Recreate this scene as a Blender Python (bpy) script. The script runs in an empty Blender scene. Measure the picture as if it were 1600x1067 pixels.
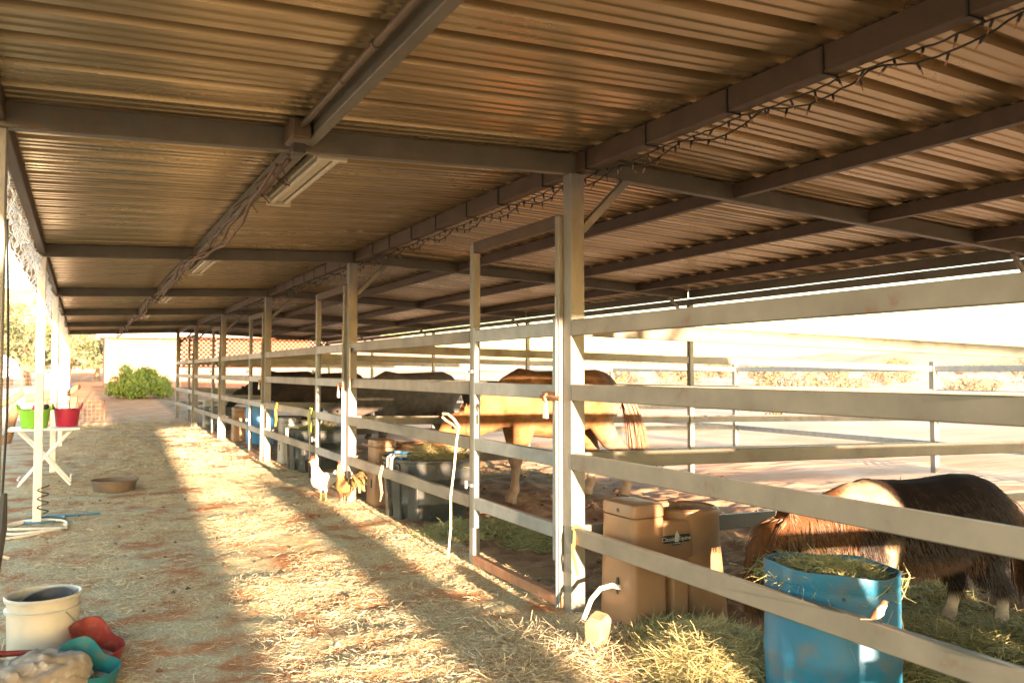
import bpy, bmesh, math, random
import numpy as np
from mathutils import Vector, Matrix
R = math.radians
random.seed(7); rng = np.random.default_rng(7)
scene = bpy.context.scene
C = scene.collection

# ------------------------------------------------------------------ camera
YAW = math.atan(673/1300.8); PITCH = math.atan(47/1300)
cam = bpy.data.cameras.new('camera'); camo = bpy.data.objects.new('camera', cam); C.objects.link(camo)
cam.sensor_width = 36; cam.lens = 1300/1600*36; cam.clip_start = .05; cam.clip_end = 4000
camo.location = (0, 0, 1.5); camo.rotation_euler = (R(90)+PITCH, 0, -YAW)
cam.dof.use_dof = True; cam.dof.focus_distance = 5.6; cam.dof.aperture_fstop = 3.2
scene.camera = camo

# ------------------------------------------------------------------ light
SUN_AZ, SUN_EL = R(2.9), R(5.2)
w = bpy.data.worlds.new('World'); scene.world = w; w.use_nodes = True
nt = w.node_tree; sky = nt.nodes.new('ShaderNodeTexSky'); sky.sky_type = 'NISHITA'; sky.sun_disc = False
sky.sun_elevation = SUN_EL; sky.sun_rotation = R(180)+SUN_AZ; sky.dust_density = .8; sky.air_density = 1.0; sky.ozone_density = .8
bgn = nt.nodes['Background']; bgn.inputs['Strength'].default_value = .15
nt.links.new(sky.outputs[0], bgn.inputs['Color'])
sl = bpy.data.lights.new('sun', 'SUN'); slo = bpy.data.objects.new('sun', sl); C.objects.link(slo)
sl.energy = 5.0; sl.angle = R(.55); sl.color = (1, .69, .445)
Ld = Vector((math.sin(SUN_AZ)*math.cos(SUN_EL), math.cos(SUN_AZ)*math.cos(SUN_EL), -math.sin(SUN_EL)))
slo.rotation_euler = Ld.to_track_quat('-Z', 'Y').to_euler(); slo.location = (-4, -60, 12)
vs = scene.view_settings; vs.view_transform = 'Standard'; vs.look = 'None'; vs.gamma = 1; vs.use_curve_mapping = False
vs.exposure = 3.3
scene.render.resolution_x = 1024; scene.render.resolution_y = 682
scene.cycles.max_bounces = 8; scene.cycles.diffuse_bounces = 5

# ------------------------------------------------------------------ helpers
def tag(o, label=None, cat=None, group=None, kind=None):
    if label: o['label'] = label
    if cat: o['category'] = cat
    if group: o['group'] = group
    if kind: o['kind'] = kind
    return o
def empty(name, loc=(0, 0, 0), rz=0, label=None, cat=None, group=None):
    o = bpy.data.objects.new(name, None); C.objects.link(o); o.location = loc; o.rotation_euler = (0, 0, rz); o.empty_display_size = .1
    return tag(o, label, cat, group)
def link(name, me, mat=None, parent=None, loc=None, rot=None, scale=None):
    o = bpy.data.objects.new(name, me); C.objects.link(o)
    if mat is not None and not me.materials: me.materials.append(mat)
    if parent: o.parent = parent
    if loc is not None: o.location = loc
    if rot is not None: o.rotation_euler = rot
    if scale is not None: o.scale = scale
    return o
def pymesh(name, vs_, fs, smooth=False):
    me = bpy.data.meshes.new(name); me.from_pydata([tuple(v) for v in vs_], [], fs); me.update()
    if smooth: me.shade_smooth()
    return me
class MB:
    def __init__(s): s.v = []; s.f = []
    def add(s, vs_, fs):
        n = len(s.v); s.v += [tuple(v) for v in vs_]; s.f += [tuple(i+n for i in f) for f in fs]; return s
    def box(s, x0, x1, y0, y1, z0, z1, M=None):
        v = [Vector((x, y, z)) for x in (x0, x1) for y in (y0, y1) for z in (z0, z1)]
        if M: v = [M @ p for p in v]
        return s.add(v, [(0, 1, 3, 2), (4, 6, 7, 5), (0, 4, 5, 1), (2, 3, 7, 6), (0, 2, 6, 4), (1, 5, 7, 3)])
    def tube(s, pts, r, seg=8, cap=True):
        pts = [Vector(p) for p in pts]; n = len(pts)
        rr = r if isinstance(r, (list, tuple)) else [r]*n
        vs_ = []; fs = []; up = None
        for i in range(n):
            t = (pts[min(i+1, n-1)]-pts[max(i-1, 0)])
            t = t.normalized() if t.length > 1e-9 else Vector((0, 0, 1))
            if up is None: up = Vector((0, 0, 1)) if abs(t.z) < .9 else Vector((1, 0, 0))
            a = t.cross(up)
            if a.length < 1e-6: a = t.cross(Vector((0, 1, 0)))
            a.normalize(); b = t.cross(a).normalized(); up = -b if False else a.cross(t).normalized()
            for k in range(seg):
                th = 2*math.pi*k/seg
                vs_.append(pts[i]+(a*math.cos(th)+b*math.sin(th))*rr[i])
        for i in range(n-1):
            for k in range(seg):
                fs.append((i*seg+k, i*seg+(k+1) % seg, (i+1)*seg+(k+1) % seg, (i+1)*seg+k))
        if cap: fs.append(tuple(range(seg))[::-1]); fs.append(tuple((n-1)*seg+k for k in range(seg)))
        return s.add(vs_, fs)
    def lathe(s, prof, seg=32, c=(0, 0, 0), sx=1, sy=1):
        vs_ = []; fs = []; n = len(prof)
        for r, z in prof:
            for k in range(seg):
                th = 2*math.pi*k/seg; vs_.append((c[0]+r*sx*math.cos(th), c[1]+r*sy*math.sin(th), c[2]+z))
        for i in range(n-1):
            for k in range(seg):
                fs.append((i*seg+k, i*seg+(k+1) % seg, (i+1)*seg+(k+1) % seg, (i+1)*seg+k))
        return s.add(vs_, fs)
    def loft(s, pts, seg=14):
        # pts (x,y,z,a,b): a radius in the vertical plane, b radius sideways
        n = len(pts); vs_ = []; fs = []
        for i, (x, y, z, a, b) in enumerate(pts):
            p, q = pts[max(i-1, 0)], pts[min(i+1, n-1)]
            t = Vector((q[0]-p[0], q[1]-p[1], q[2]-p[2])); t.normalize()
            side = Vector((0, 1, 0)); nn = t.cross(side); nn.normalize()
            for k in range(seg):
                th = 2*math.pi*k/seg
                vs_.append(Vector((x, y, z))+nn*a*math.cos(th)+side*b*math.sin(th))
        for i in range(n-1):
            for k in range(seg):
                fs.append((i*seg+k, i*seg+(k+1) % seg, (i+1)*seg+(k+1) % seg, (i+1)*seg+k))
        fs.append(tuple(range(seg))[::-1]); fs.append(tuple((n-1)*seg+k for k in range(seg)))
        return s.add(vs_, fs)
    def mesh(s, name, smooth=False, bevel=0, seg=2):
        me = pymesh(name, s.v, s.f)
        bm = bmesh.new(); bm.from_mesh(me)
        bmesh.ops.recalc_face_normals(bm, faces=bm.faces)
        if bevel: bmesh.ops.bevel(bm, geom=bm.edges[:], offset=bevel, segments=seg, affect='EDGES', profile=.5)
        bm.to_mesh(me); bm.free()
        if smooth:
            me.shade_smooth(); me.set_sharp_from_angle(angle=R(40))
        return me
    def obj(s, name, mat, parent=None, smooth=False, bevel=0, **k):
        return link(name, s.mesh(name, smooth, bevel), mat, parent, **k)
def remesh(mb, voxel, smooth_it=6, deci=None):
    me = mb.mesh('tmp'); o = bpy.data.objects.new('tmp', me); C.objects.link(o)
    m = o.modifiers.new('r', 'REMESH'); m.mode = 'VOXEL'; m.voxel_size = voxel
    m = o.modifiers.new('s', 'SMOOTH'); m.factor = .5; m.iterations = smooth_it
    dg = bpy.context.evaluated_depsgraph_get(); dg.update()
    out = bpy.data.meshes.new_from_object(o.evaluated_get(dg)); bpy.data.objects.remove(o); out.shade_smooth()
    return out
_bm = {}
def beam(name, size, mat, parent, loc, rot=None, bevel=.006):
    key = (tuple(round(v, 3) for v in size), mat.name, bevel)
    if key not in _bm:
        x, y, z = size; me = MB().box(-x/2, x/2, -y/2, y/2, -z/2, z/2).mesh('beam', bevel=bevel, seg=1); me.materials.append(mat); _bm[key] = me
    return link(name, _bm[key], None, parent, loc, rot)
def beam2(name, a, b, wd, ht, mat, parent, bevel=.005):
    a, b = Vector(a), Vector(b); d = b-a
    o = beam(name, (d.length, wd, ht), mat, parent, (a+b)/2, None, bevel)
    o.rotation_euler = d.to_track_quat('X', 'Z').to_euler()
    return o
def vnoise(x, y, s=0):
    xi = np.floor(x).astype(np.int64); yi = np.floor(y).astype(np.int64); xf = x-xi; yf = y-yi
    def h(a, b):
        n = (a*374761393+b*668265263+s*1442695041) & 0x7fffffff
        n = ((n ^ (n >> 13))*1274126177) & 0x7fffffff
        return ((n ^ (n >> 16)) & 0xffff)/65535.
    u = xf*xf*(3-2*xf); v = yf*yf*(3-2*yf)
    return (h(xi, yi)*(1-u)+h(xi+1, yi)*u)*(1-v)+(h(xi, yi+1)*(1-u)+h(xi+1, yi+1)*u)*v-.5
def fbm(x, y, f, o=4, s=0):
    r = 0; a = 1
    for i in range(o): r = r+a*vnoise(x*f, y*f, s+i*17); f *= 2.03; a *= .5
    return r
def ss(a, b, x): t = np.clip((x-a)/(b-a), 0, 1); return t*t*(3-2*t)
def gz(x, y, rough=True):
    x = np.asarray(x, float); y = np.asarray(y, float)
    z = -.022*np.clip(x-2.8, 0, 11)
    z = z+.65*ss(28, 52, y)*(1-ss(6, 16, x))+.3*ss(60, 200, y)
    z = z+3.5*ss(60, 400, np.hypot(x, y))
    if rough:
        stall = ss(2.9, 3.2, x)*(1-ss(7, 16, x))
        amp = .030+.045*stall
        z = z+amp*fbm(x, y, 1.3, 3, 1)+(.016+.045*stall)*fbm(x, y*1.3, 5.5, 3, 5)
        z = z+.25*fbm(x, y, .05, 3, 9)*ss(20, 60, np.hypot(x, y))
    return z
def gzf(x, y): return float(gz(x, y))

# ------------------------------------------------------------------ materials
def mat(name, c1, c2=None, scale=6, rough=.6, metal=0, c3=None, bump=0, bscale=40, detail=6, lo=.35, hi=.65, stretch=None, spec=.5, c3lo=.6, c3hi=.75, c3scale=None, rvar=0):
    m = bpy.data.materials.new(name); m.use_nodes = True; nt = m.node_tree; b = nt.nodes['Principled BSDF']
    b.inputs['Roughness'].default_value = rough; b.inputs['Metallic'].default_value = metal; b.inputs['Specular IOR Level'].default_value = spec
    tc = nt.nodes.new('ShaderNodeTexCoord'); vec = tc.outputs['Object']
    oi = nt.nodes.new('ShaderNodeObjectInfo'); ad = nt.nodes.new('ShaderNodeVectorMath'); ad.operation = 'ADD'
    sc = nt.nodes.new('ShaderNodeVectorMath'); sc.operation = 'SCALE'; sc.inputs['Scale'].default_value = 1
    cmb = nt.nodes.new('ShaderNodeMath'); cmb.operation = 'MULTIPLY'; cmb.inputs[1].default_value = 37.
    nt.links.new(oi.outputs['Random'], cmb.inputs[0]); nt.links.new(vec, ad.inputs[0]); nt.links.new(cmb.outputs[0], ad.inputs[1]); vec = ad.outputs[0]
    if stretch:
        mp = nt.nodes.new('ShaderNodeMapping'); mp.inputs['Scale'].default_value = stretch; nt.links.new(vec, mp.inputs['Vector']); vec = mp.outputs[0]
    def noise(s, d=detail):
        n = nt.nodes.new('ShaderNodeTexNoise'); n.inputs['Scale'].default_value = s; n.inputs['Detail'].default_value = d; n.inputs['Roughness'].default_value = .6
        nt.links.new(vec, n.inputs['Vector']); return n
    def ramp(src, lo_, hi_):
        r = nt.nodes.new('ShaderNodeMapRange'); r.inputs['From Min'].default_value = lo_; r.inputs['From Max'].default_value = hi_; nt.links.new(src, r.inputs['Value']); return r.outputs[0]
    col = None
    if c2 is None: b.inputs['Base Color'].default_value = (*c1, 1)
    else:
        n = noise(scale); mx = nt.nodes.new('ShaderNodeMix'); mx.data_type = 'RGBA'
        mx.inputs['A'].default_value = (*c1, 1); mx.inputs['B'].default_value = (*c2, 1)
        nt.links.new(ramp(n.outputs['Fac'], lo, hi), mx.inputs['Factor']); col = mx.outputs['Result']
        if c3 is not None:
            n3 = noise(c3scale or scale*2.7, 8); m3 = nt.nodes.new('ShaderNodeMix'); m3.data_type = 'RGBA'
            nt.links.new(col, m3.inputs['A']); m3.inputs['B'].default_value = (*c3, 1)
            nt.links.new(ramp(n3.outputs['Fac'], c3lo, c3hi), m3.inputs['Factor']); col = m3.outputs['Result']
        nt.links.new(col, b.inputs['Base Color'])
        if rvar:
            rr = ramp(n.outputs['Fac'], .3, .7); ma = nt.nodes.new('ShaderNodeMath'); ma.operation = 'MULTIPLY_ADD'; ma.inputs[1].default_value = rvar; ma.inputs[2].default_value = rough
            nt.links.new(rr, ma.inputs[0]); nt.links.new(ma.outputs[0], b.inputs['Roughness'])
    if bump:
        nb = noise(bscale, 5); bp = nt.nodes.new('ShaderNodeBump'); bp.inputs['Strength'].default_value = bump; bp.inputs['Distance'].default_value = .01
        nt.links.new(nb.outputs['Fac'], bp.inputs['Height']); nt.links.new(bp.outputs[0], b.inputs['Normal'])
    return m
M = {}
M['rail'] = mat('weathered_rail', (.19, .178, .145), (.135, .128, .105), 3, .42, .1, c3=(.15, .07, .03), c3lo=.60, c3hi=.76, c3scale=6, bump=.025, bscale=60, stretch=(1, 1, 1.0), rvar=.15)
M['post'] = mat('galvanised_post', (.225, .215, .185), (.155, .15, .13), 7, .5, .1, c3=(.36, .19, .09), c3lo=.62, c3hi=.8, bump=.1, bscale=50, stretch=(1, 1, .35))
M['gate'] = mat('galvanised_gate', (.27, .29, .29), (.20, .22, .22), 9, .45, .2, c3=(.36, .20, .10), c3lo=.64, c3hi=.8, bump=.1)
M['white_post'] = mat('white_post', (.80, .77, .72), (.66, .60, .52), 6, .5, 0, c3=(.45, .30, .18), c3lo=.66, c3hi=.8, bump=.1)
M['beam'] = mat('rafter_steel', (.12, .105, .075), (.085, .075, .052), 4, .5, .1, c3=(.15, .085, .045), c3lo=.56, c3hi=.74, c3scale=14, bump=.12, bscale=50)
M['purlin'] = mat('purlin_steel', (.075, .044, .023), (.05, .031, .017), 5, .55, .1, c3=(.10, .05, .028), c3lo=.58, c3hi=.78, c3scale=12, bump=.12, bscale=50)
M['rust'] = mat('rusty_steel', (.34, .17, .09), (.25, .11, .055), 9, .75, 0, c3=(.42, .26, .15), bump=.3)
M['roof'] = mat('roof_sheet', (.39, .295, .165), (.30, .225, .12), 1.6, .235, .73, c3=(.16, .10, .05), c3lo=.62, c3hi=.85, c3scale=3, stretch=(.25, 1, 1), bump=.03, bscale=9, rvar=.12)
M['plastic_tan'] = mat('tan_plastic', (.29, .165, .085), (.24, .135, .07), 3, .45, 0, c3=(.23, .125, .065), c3lo=.6, c3hi=.8, c3scale=6, bump=.06, bscale=120)
M['plastic_grey'] = mat('grey_plastic', (.34, .33, .30), (.27, .26, .235), 3, .55, 0, c3=(.38, .26, .17), c3lo=.6, c3hi=.85)
M['dark_plastic'] = mat('dark_tank_plastic', (.035, .04, .04), (.06, .063, .06), 5, .45, 0, c3=(.13, .10, .07), c3lo=.58, c3hi=.8, bump=.08)
M['blue'] = mat('blue_barrel_plastic', (.005, .14, .26), (.004, .105, .20), 4, .5, 0, c3=(.10, .10, .085), c3lo=.52, c3hi=.72, c3scale=5, bump=.06, bscale=30)
M['blue2'] = mat('blue_far_plastic', (.03, .22, .50), (.03, .18, .40), 4, .45)
M['black'] = mat('black_plastic', (.015, .015, .017), (.03, .028, .026), 8, .5)
M['wire_dark'] = mat('dark_wire', (.012, .014, .011), None, rough=.5)
M['bulb'] = mat('clear_bulb', (.35, .16, .09), (.20, .09, .05), 20, .2)
M['wire_white'] = mat('white_wire', (.8, .82, .85), None, rough=.4)
M['bulb_white'] = mat('pale_bulb', (.72, .80, .95), None, rough=.25)
M['cream'] = mat('cream_bucket', (.50, .485, .42), (.43, .415, .35), 5, .4, 0, c3=(.35, .24, .14), c3lo=.64, c3hi=.8, c3scale=10)
M['rubber'] = mat('black_rubber', (.025, .028, .032), (.05, .05, .05), 6, .6, 0, c3=(.22, .15, .10), c3lo=.6, c3hi=.8)
M['rubber_dusty'] = mat('dusty_rubber', (.11, .085, .065), (.16, .115, .08), 6, .8, 0, bump=.2)
M['teal'] = mat('teal_plastic', (.012, .155, .19), (.01, .12, .15), 6, .45, 0, c3=(.13, .12, .09), c3lo=.52, c3hi=.74, c3scale=14)
M['red'] = mat('red_plastic', (.24, .035, .028), (.18, .025, .022), 8, .55, 0, c3=(.24, .12, .09), c3lo=.5, c3hi=.75, c3scale=25)
M['sack'] = mat('feed_sack', (.34, .28, .20), (.23, .175, .115), 7, .6, 0, c3=(.50, .46, .38), c3lo=.52, c3hi=.72, c3scale=11, bump=.45, bscale=14)
M['green_b'] = mat('lime_basket', (.20, .50, .035), (.17, .44, .03), 6, .45)
M['pink_b'] = mat('pink_basket', (.40, .02, .06), (.33, .015, .05), 6, .45)
M['white_paint'] = mat('white_paint', (.80, .80, .80), (.72, .70, .66), 6, .45)
M['wood'] = mat('old_log', (.24, .15, .085), (.15, .09, .05), 6, .85, 0, c3=(.33, .25, .18), bump=.6, bscale=30, stretch=(3, 3, .6))
M['lamp'] = mat('lamp_housing', (.66, .56, .38), (.58, .49, .33), 4, .5)
M['tube_glass'] = mat('lamp_tube', (.55, .46, .30), None, rough=.3)
M['conduit'] = mat('conduit', (.13, .085, .045), (.09, .06, .032), 6, .5, .3)
M['cable'] = mat('dusty_cable', (.13, .07, .035), (.07, .04, .02), 9, .7)
M['rope'] = mat('cream_rope', (.75, .66, .48), (.62, .52, .36), 60, .8, bump=.6, bscale=160)
M['yellow'] = mat('yellow_strap', (.62, .40, .07), (.50, .30, .05), 20, .7)
M['lime'] = mat('lime_strap', (.50, .56, .06), (.42, .48, .05), 20, .7)
M['paper'] = mat('faded_card', (.62, .50, .38), (.50, .39, .28), 18, .8)
M['metal_white'] = mat('bright_lock', (.74, .70, .62), None, rough=.35, metal=.3)
M['hose_w'] = mat('white_hose', (.72, .69, .60), (.60, .55, .45), 12, .5)
M['hose_b'] = mat('blue_hose', (.06, .16, .24), None, rough=.5)
M['clear'] = mat('cloudy_jug', (.36, .27, .16), (.27, .19, .11), 14, .35, 0, c3=(.18, .10, .05), c3lo=.55, c3hi=.8)
M['barn'] = mat('pink_barn_wall', (.27, .14, .10), (.235, .12, .085), 1.5, .85)
M['barn_trim'] = mat('barn_trim', (.56, .24, .13), (.50, .20, .11), 2, .8)
M['barn_white'] = mat('barn_white', (.34, .22, .17), None, rough=.8)
M['barn_roof'] = mat('barn_roof', (.62, .58, .54), (.5, .45, .4), 2, .6)
M['lattice'] = mat('lattice_wood', (.24, .10, .04), (.19, .08, .03), 5, .8)
M['tarp'] = mat('blue_tarp', (.06, .26, .62), (.05, .2, .5), 4, .5)
M['van'] = mat('white_vehicle', (.8, .79, .77), None, rough=.35)
M['glass'] = mat('dark_glass', (.03, .035, .04), None, rough=.1)
M['tyre'] = mat('tyre', (.02, .02, .02), None, rough=.8)
M['hay_g'] = mat('green_hay', (.22, .23, .085), (.42, .39, .19), 40, .75, detail=2)
M['hay_y'] = mat('yellow_hay', (.52, .45, .23), (.33, .30, .14), 40, .75, detail=2)
M['straw'] = mat('pale_straw', (.66, .565, .385), (.41, .345, .22), 45, .8, detail=2)
M['straw_pale'] = mat('bleached_straw', (.78, .72, .52), (.60, .54, .34), 30, .7, detail=2)
M['comb'] = mat('chicken_comb', (.55, .05, .03), None, rough=.5)
M['beak'] = mat('beak', (.55, .36, .10), None, rough=.4)
M['hoof'] = mat('hoof', (.34, .27, .20), (.22, .16, .11), 14, .6)
M['eye'] = mat('eye', (.01, .008, .006), None, rough=.1)
def leafmat(name, c1, c2, tr=.3):
    m = mat(name, c1, c2, 1.5, .6); b = m.node_tree.nodes['Principled BSDF']
    return m
M['bush'] = leafmat('bush_leaf', (.22, .28, .04), (.14, .19, .025))
M['tree'] = leafmat('tree_leaf', (.13, .14, .065), (.085, .10, .045))
M['shrub'] = leafmat('shrub_leaf', (.24, .16, .09), (.18, .14, .07))
M['bark'] = mat('bark', (.22, .15, .10), (.15, .10, .06), 10, .9)

# vertex-colour coats
def coatmat(name, rough=.8, var=.35, sc=9):
    m = bpy.data.materials.new(name); m.use_nodes = True; nt = m.node_tree; b = nt.nodes['Principled BSDF']; b.inputs['Roughness'].default_value = rough
    b.inputs['Specular IOR Level'].default_value = .12
    a = nt.nodes.new('ShaderNodeAttribute'); a.attribute_name = 'coat'
    tc = nt.nodes.new('ShaderNodeTexCoord'); n = nt.nodes.new('ShaderNodeTexNoise'); n.inputs['Scale'].default_value = sc; n.inputs['Detail'].default_value = 8; n.inputs['Roughness'].default_value = .7
    nt.links.new(tc.outputs['Object'], n.inputs['Vector'])
    mr = nt.nodes.new('ShaderNodeMapRange'); mr.inputs['From Min'].default_value = .3; mr.inputs['From Max'].default_value = .7; mr.inputs['To Min'].default_value = 1-var; mr.inputs['To Max'].default_value = 1+var
    nt.links.new(n.outputs['Fac'], mr.inputs['Value'])
    mx = nt.nodes.new('ShaderNodeVectorMath'); mx.operation = 'SCALE'; nt.links.new(a.outputs['Color'], mx.inputs[0]); nt.links.new(mr.outputs[0], mx.inputs['Scale'])
    nt.links.new(mx.outputs[0], b.inputs['Base Color'])
    n2 = nt.nodes.new('ShaderNodeTexNoise'); n2.inputs['Scale'].default_value = 130; n2.inputs['Detail'].default_value = 4
    mp = nt.nodes.new('ShaderNodeMapping'); mp.inputs['Scale'].default_value = (1, 1, .25); nt.links.new(tc.outputs['Object'], mp.inputs['Vector']); nt.links.new(mp.outputs[0], n2.inputs['Vector'])
    bp = nt.nodes.new('ShaderNodeBump'); bp.inputs['Strength'].default_value = .35; bp.inputs['Distance'].default_value = .006
    nt.links.new(n2.outputs['Fac'], bp.inputs['Height']); nt.links.new(bp.outputs[0], b.inputs['Normal'])
    return m
M['coat'] = coatmat('animal_coat')
M['feather'] = coatmat('feathers', .7, .15, 25)
def paint(me, fn):
    n = len(me.vertices); co = np.empty(n*3); me.vertices.foreach_get('co', co); co = co.reshape(-1, 3)
    col = np.ones((n, 4)); col[:, :3] = fn(co)
    at = me.color_attributes.new('coat', 'FLOAT_COLOR', 'POINT'); at.data.foreach_set('color', col.ravel())

# ------------------------------------------------------------------ ground
def groundmat():
    m = bpy.data.materials.new('red_earth_and_straw'); m.use_nodes = True; nt = m.node_tree; b = nt.nodes['Principled BSDF']; b.inputs['Roughness'].default_value = .95; b.inputs['Specular IOR Level'].default_value = .15
    L = nt.links.new; tc = nt.nodes.new('ShaderNodeTexCoord'); P = tc.outputs['Object']; sx = nt.nodes.new('ShaderNodeSeparateXYZ'); L(P, sx.inputs[0])
    def noise(s, d=6, st=None):
        n = nt.nodes.new('ShaderNodeTexNoise'); n.inputs['Scale'].default_value = s; n.inputs['Detail'].default_value = d; n.inputs['Roughness'].default_value = .65
        if st:
            mp = nt.nodes.new('ShaderNodeMapping'); mp.inputs['Scale'].default_value = st; L(P, mp.inputs['Vector']); L(mp.outputs[0], n.inputs['Vector'])
        else: L(P, n.inputs['Vector'])
        return n.outputs['Fac']
    def rmp(v, a, c, d=0, e=1):
        r = nt.nodes.new('ShaderNodeMapRange'); r.interpolation_type = 'SMOOTHSTEP'
        for k, q in zip(('From Min', 'From Max', 'To Min', 'To Max'), (a, c, d, e)): r.inputs[k].default_value = q
        L(v, r.inputs['Value']); return r.outputs[0]
    def mix(f, a, c):
        x = nt.nodes.new('ShaderNodeMix'); x.data_type = 'RGBA'
        for nm, q in (('A', a), ('B', c)):
            if isinstance(q, tuple): x.inputs[nm].default_value = (*q, 1)
            else: L(q, x.inputs[nm])
        L(f, x.inputs['Factor']); return x.outputs['Result']
    def mul(a, c):
        q = nt.nodes.new('ShaderNodeMath'); q.operation = 'MULTIPLY'
        for i, v in enumerate((a, c)):
            if isinstance(v, (int, float)): q.inputs[i].default_value = v
            else: L(v, q.inputs[i])
        return q.outputs[0]
    dirt = mix(rmp(noise(1.1), .35, .65), (.36, .15, .062), (.46, .235, .115))
    strawc = mix(rmp(noise(60, 3), .4, .6), (.58, .51, .33), (.36, .32, .19))
    cover = mul(rmp(noise(2.2, 9), .38, .58), rmp(sx.outputs['Y'], 34, 22))
    aisle = mix(cover, dirt, strawc)
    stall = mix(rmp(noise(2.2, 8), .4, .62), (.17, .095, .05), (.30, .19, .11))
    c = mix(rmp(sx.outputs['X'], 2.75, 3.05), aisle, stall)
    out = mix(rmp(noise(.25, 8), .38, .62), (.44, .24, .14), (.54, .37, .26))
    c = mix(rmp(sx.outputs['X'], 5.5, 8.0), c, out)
    c = mix(rmp(sx.outputs['X'], 13, 30), c, mix(rmp(noise(.12, 8), .4, .6), (.50, .33, .24), (.60, .46, .36)))
    c = mix(rmp(sx.outputs['X'], -.6, -2.2), c, mix(rmp(noise(.4, 8), .4, .6), (.60, .43, .31), (.68, .54, .42)))
    L(c, b.inputs['Base Color'])
    bp = nt.nodes.new('ShaderNodeBump'); bp.inputs['Strength'].default_value = .5; bp.inputs['Distance'].default_value = .012
    L(noise(38, 6), bp.inputs['Height']); L(bp.outputs[0], b.inputs['Normal'])
    return m
M['ground'] = groundmat()
def axis(lo, d0, d1, step, hi, g=1.12):
    a = list(np.arange(d0, d1+1e-6, step)); s = step; v = a[-1]
    while v < hi: s *= g; v += s; a.append(v)
    s = step; v = d0; pre = []
    while v > lo: s *= g; v -= s; pre.append(v)
    return np.array(pre[::-1]+a)
gx = axis(-900, -1.2, 6.4, .04, 1500); gy = axis(-200, 2.2, 13., .045, 1600)
GX, GY = np.meshgrid(gx, gy); GZ = gz(GX, GY)
nx, ny = len(gx), len(gy)
gv = np.stack([GX, GY, GZ], -1).reshape(-1, 3)
idx = np.arange(nx*ny).reshape(ny, nx)
gf = np.stack([idx[:-1, :-1], idx[:-1, 1:], idx[1:, 1:], idx[1:, :-1]], -1).reshape(-1, 4)
def fastmesh(name, v, quads):
    me = bpy.data.meshes.new(name); me.vertices.add(len(v)); me.vertices.foreach_set('co', np.ascontiguousarray(v, dtype=np.float32).ravel())
    nq = len(quads); me.loops.add(nq*4); me.loops.foreach_set('vertex_index', np.ascontiguousarray(quads, dtype=np.int32).ravel())
    me.polygons.add(nq); me.polygons.foreach_set('loop_start', np.arange(0, nq*4, 4, dtype=np.int32)); me.update(calc_edges=True); me.validate(); return me
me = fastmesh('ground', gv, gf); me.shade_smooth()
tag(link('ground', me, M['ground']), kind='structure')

# strands: flat ribbons lying about, each with 3 joints
def strands(name, P, length, width, tilt, material, curl=.3, lift=.0, nseg=2, yaw=None):
    n = len(P); yaw = rng.uniform(0, 2*np.pi, n) if yaw is None else yaw; ti = rng.normal(0, 1, n)*tilt
    ln = length*rng.uniform(.45, 1.25, n); wd = width*rng.uniform(.6, 1.3, n); tw = rng.uniform(-.9, .9, n)
    d = np.stack([np.cos(yaw)*np.cos(ti), np.sin(yaw)*np.cos(ti), np.sin(ti)], -1)
    s0 = np.stack([-np.sin(yaw), np.cos(yaw), np.zeros(n)], -1); u0 = np.cross(d, s0)
    s = s0*np.cos(tw)[:, None]+u0*np.sin(tw)[:, None]
    cu = rng.normal(0, curl, n); cv = rng.normal(0, curl, n)
    V = []
    for k in range(nseg+1):
        t = k/nseg-.5
        c = P+d*(ln*t)[:, None]+s0*(ln*cu*(t*t-.08))[:, None]+u0*(ln*cv*(t*t-.08))[:, None]
        h = (wd/2*(1-.5*abs(2*t)))[:, None]
        V += [c-s*h, c+s*h]
    V = np.stack(V, 1)                                    # n, 2*(nseg+1), 3
    q = np.array([[2*k, 2*k+1, 2*k+3, 2*k+2] for k in range(nseg)])
    Q = (np.arange(n)*2*(nseg+1))[:, None, None]+q[None]
    V = V.reshape(-1, 3)
    V[:, 2] += lift
    me = fastmesh(name, V, Q.reshape(-1, 4)); me.materials.append(material)
    return me
def scatter_ground(n, x0, x1, y0, y1, dens=None, zoff=.006, power=1.0):
    x = rng.uniform(x0, x1, n); y = y0+(y1-y0)*rng.uniform(0, 1, n)**power
    if dens is not None:
        k = rng.uniform(0, 1, n) < dens(x, y); x, y = x[k], y[k]
    return np.stack([x, y, gz(x, y)+zoff], -1)
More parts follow.
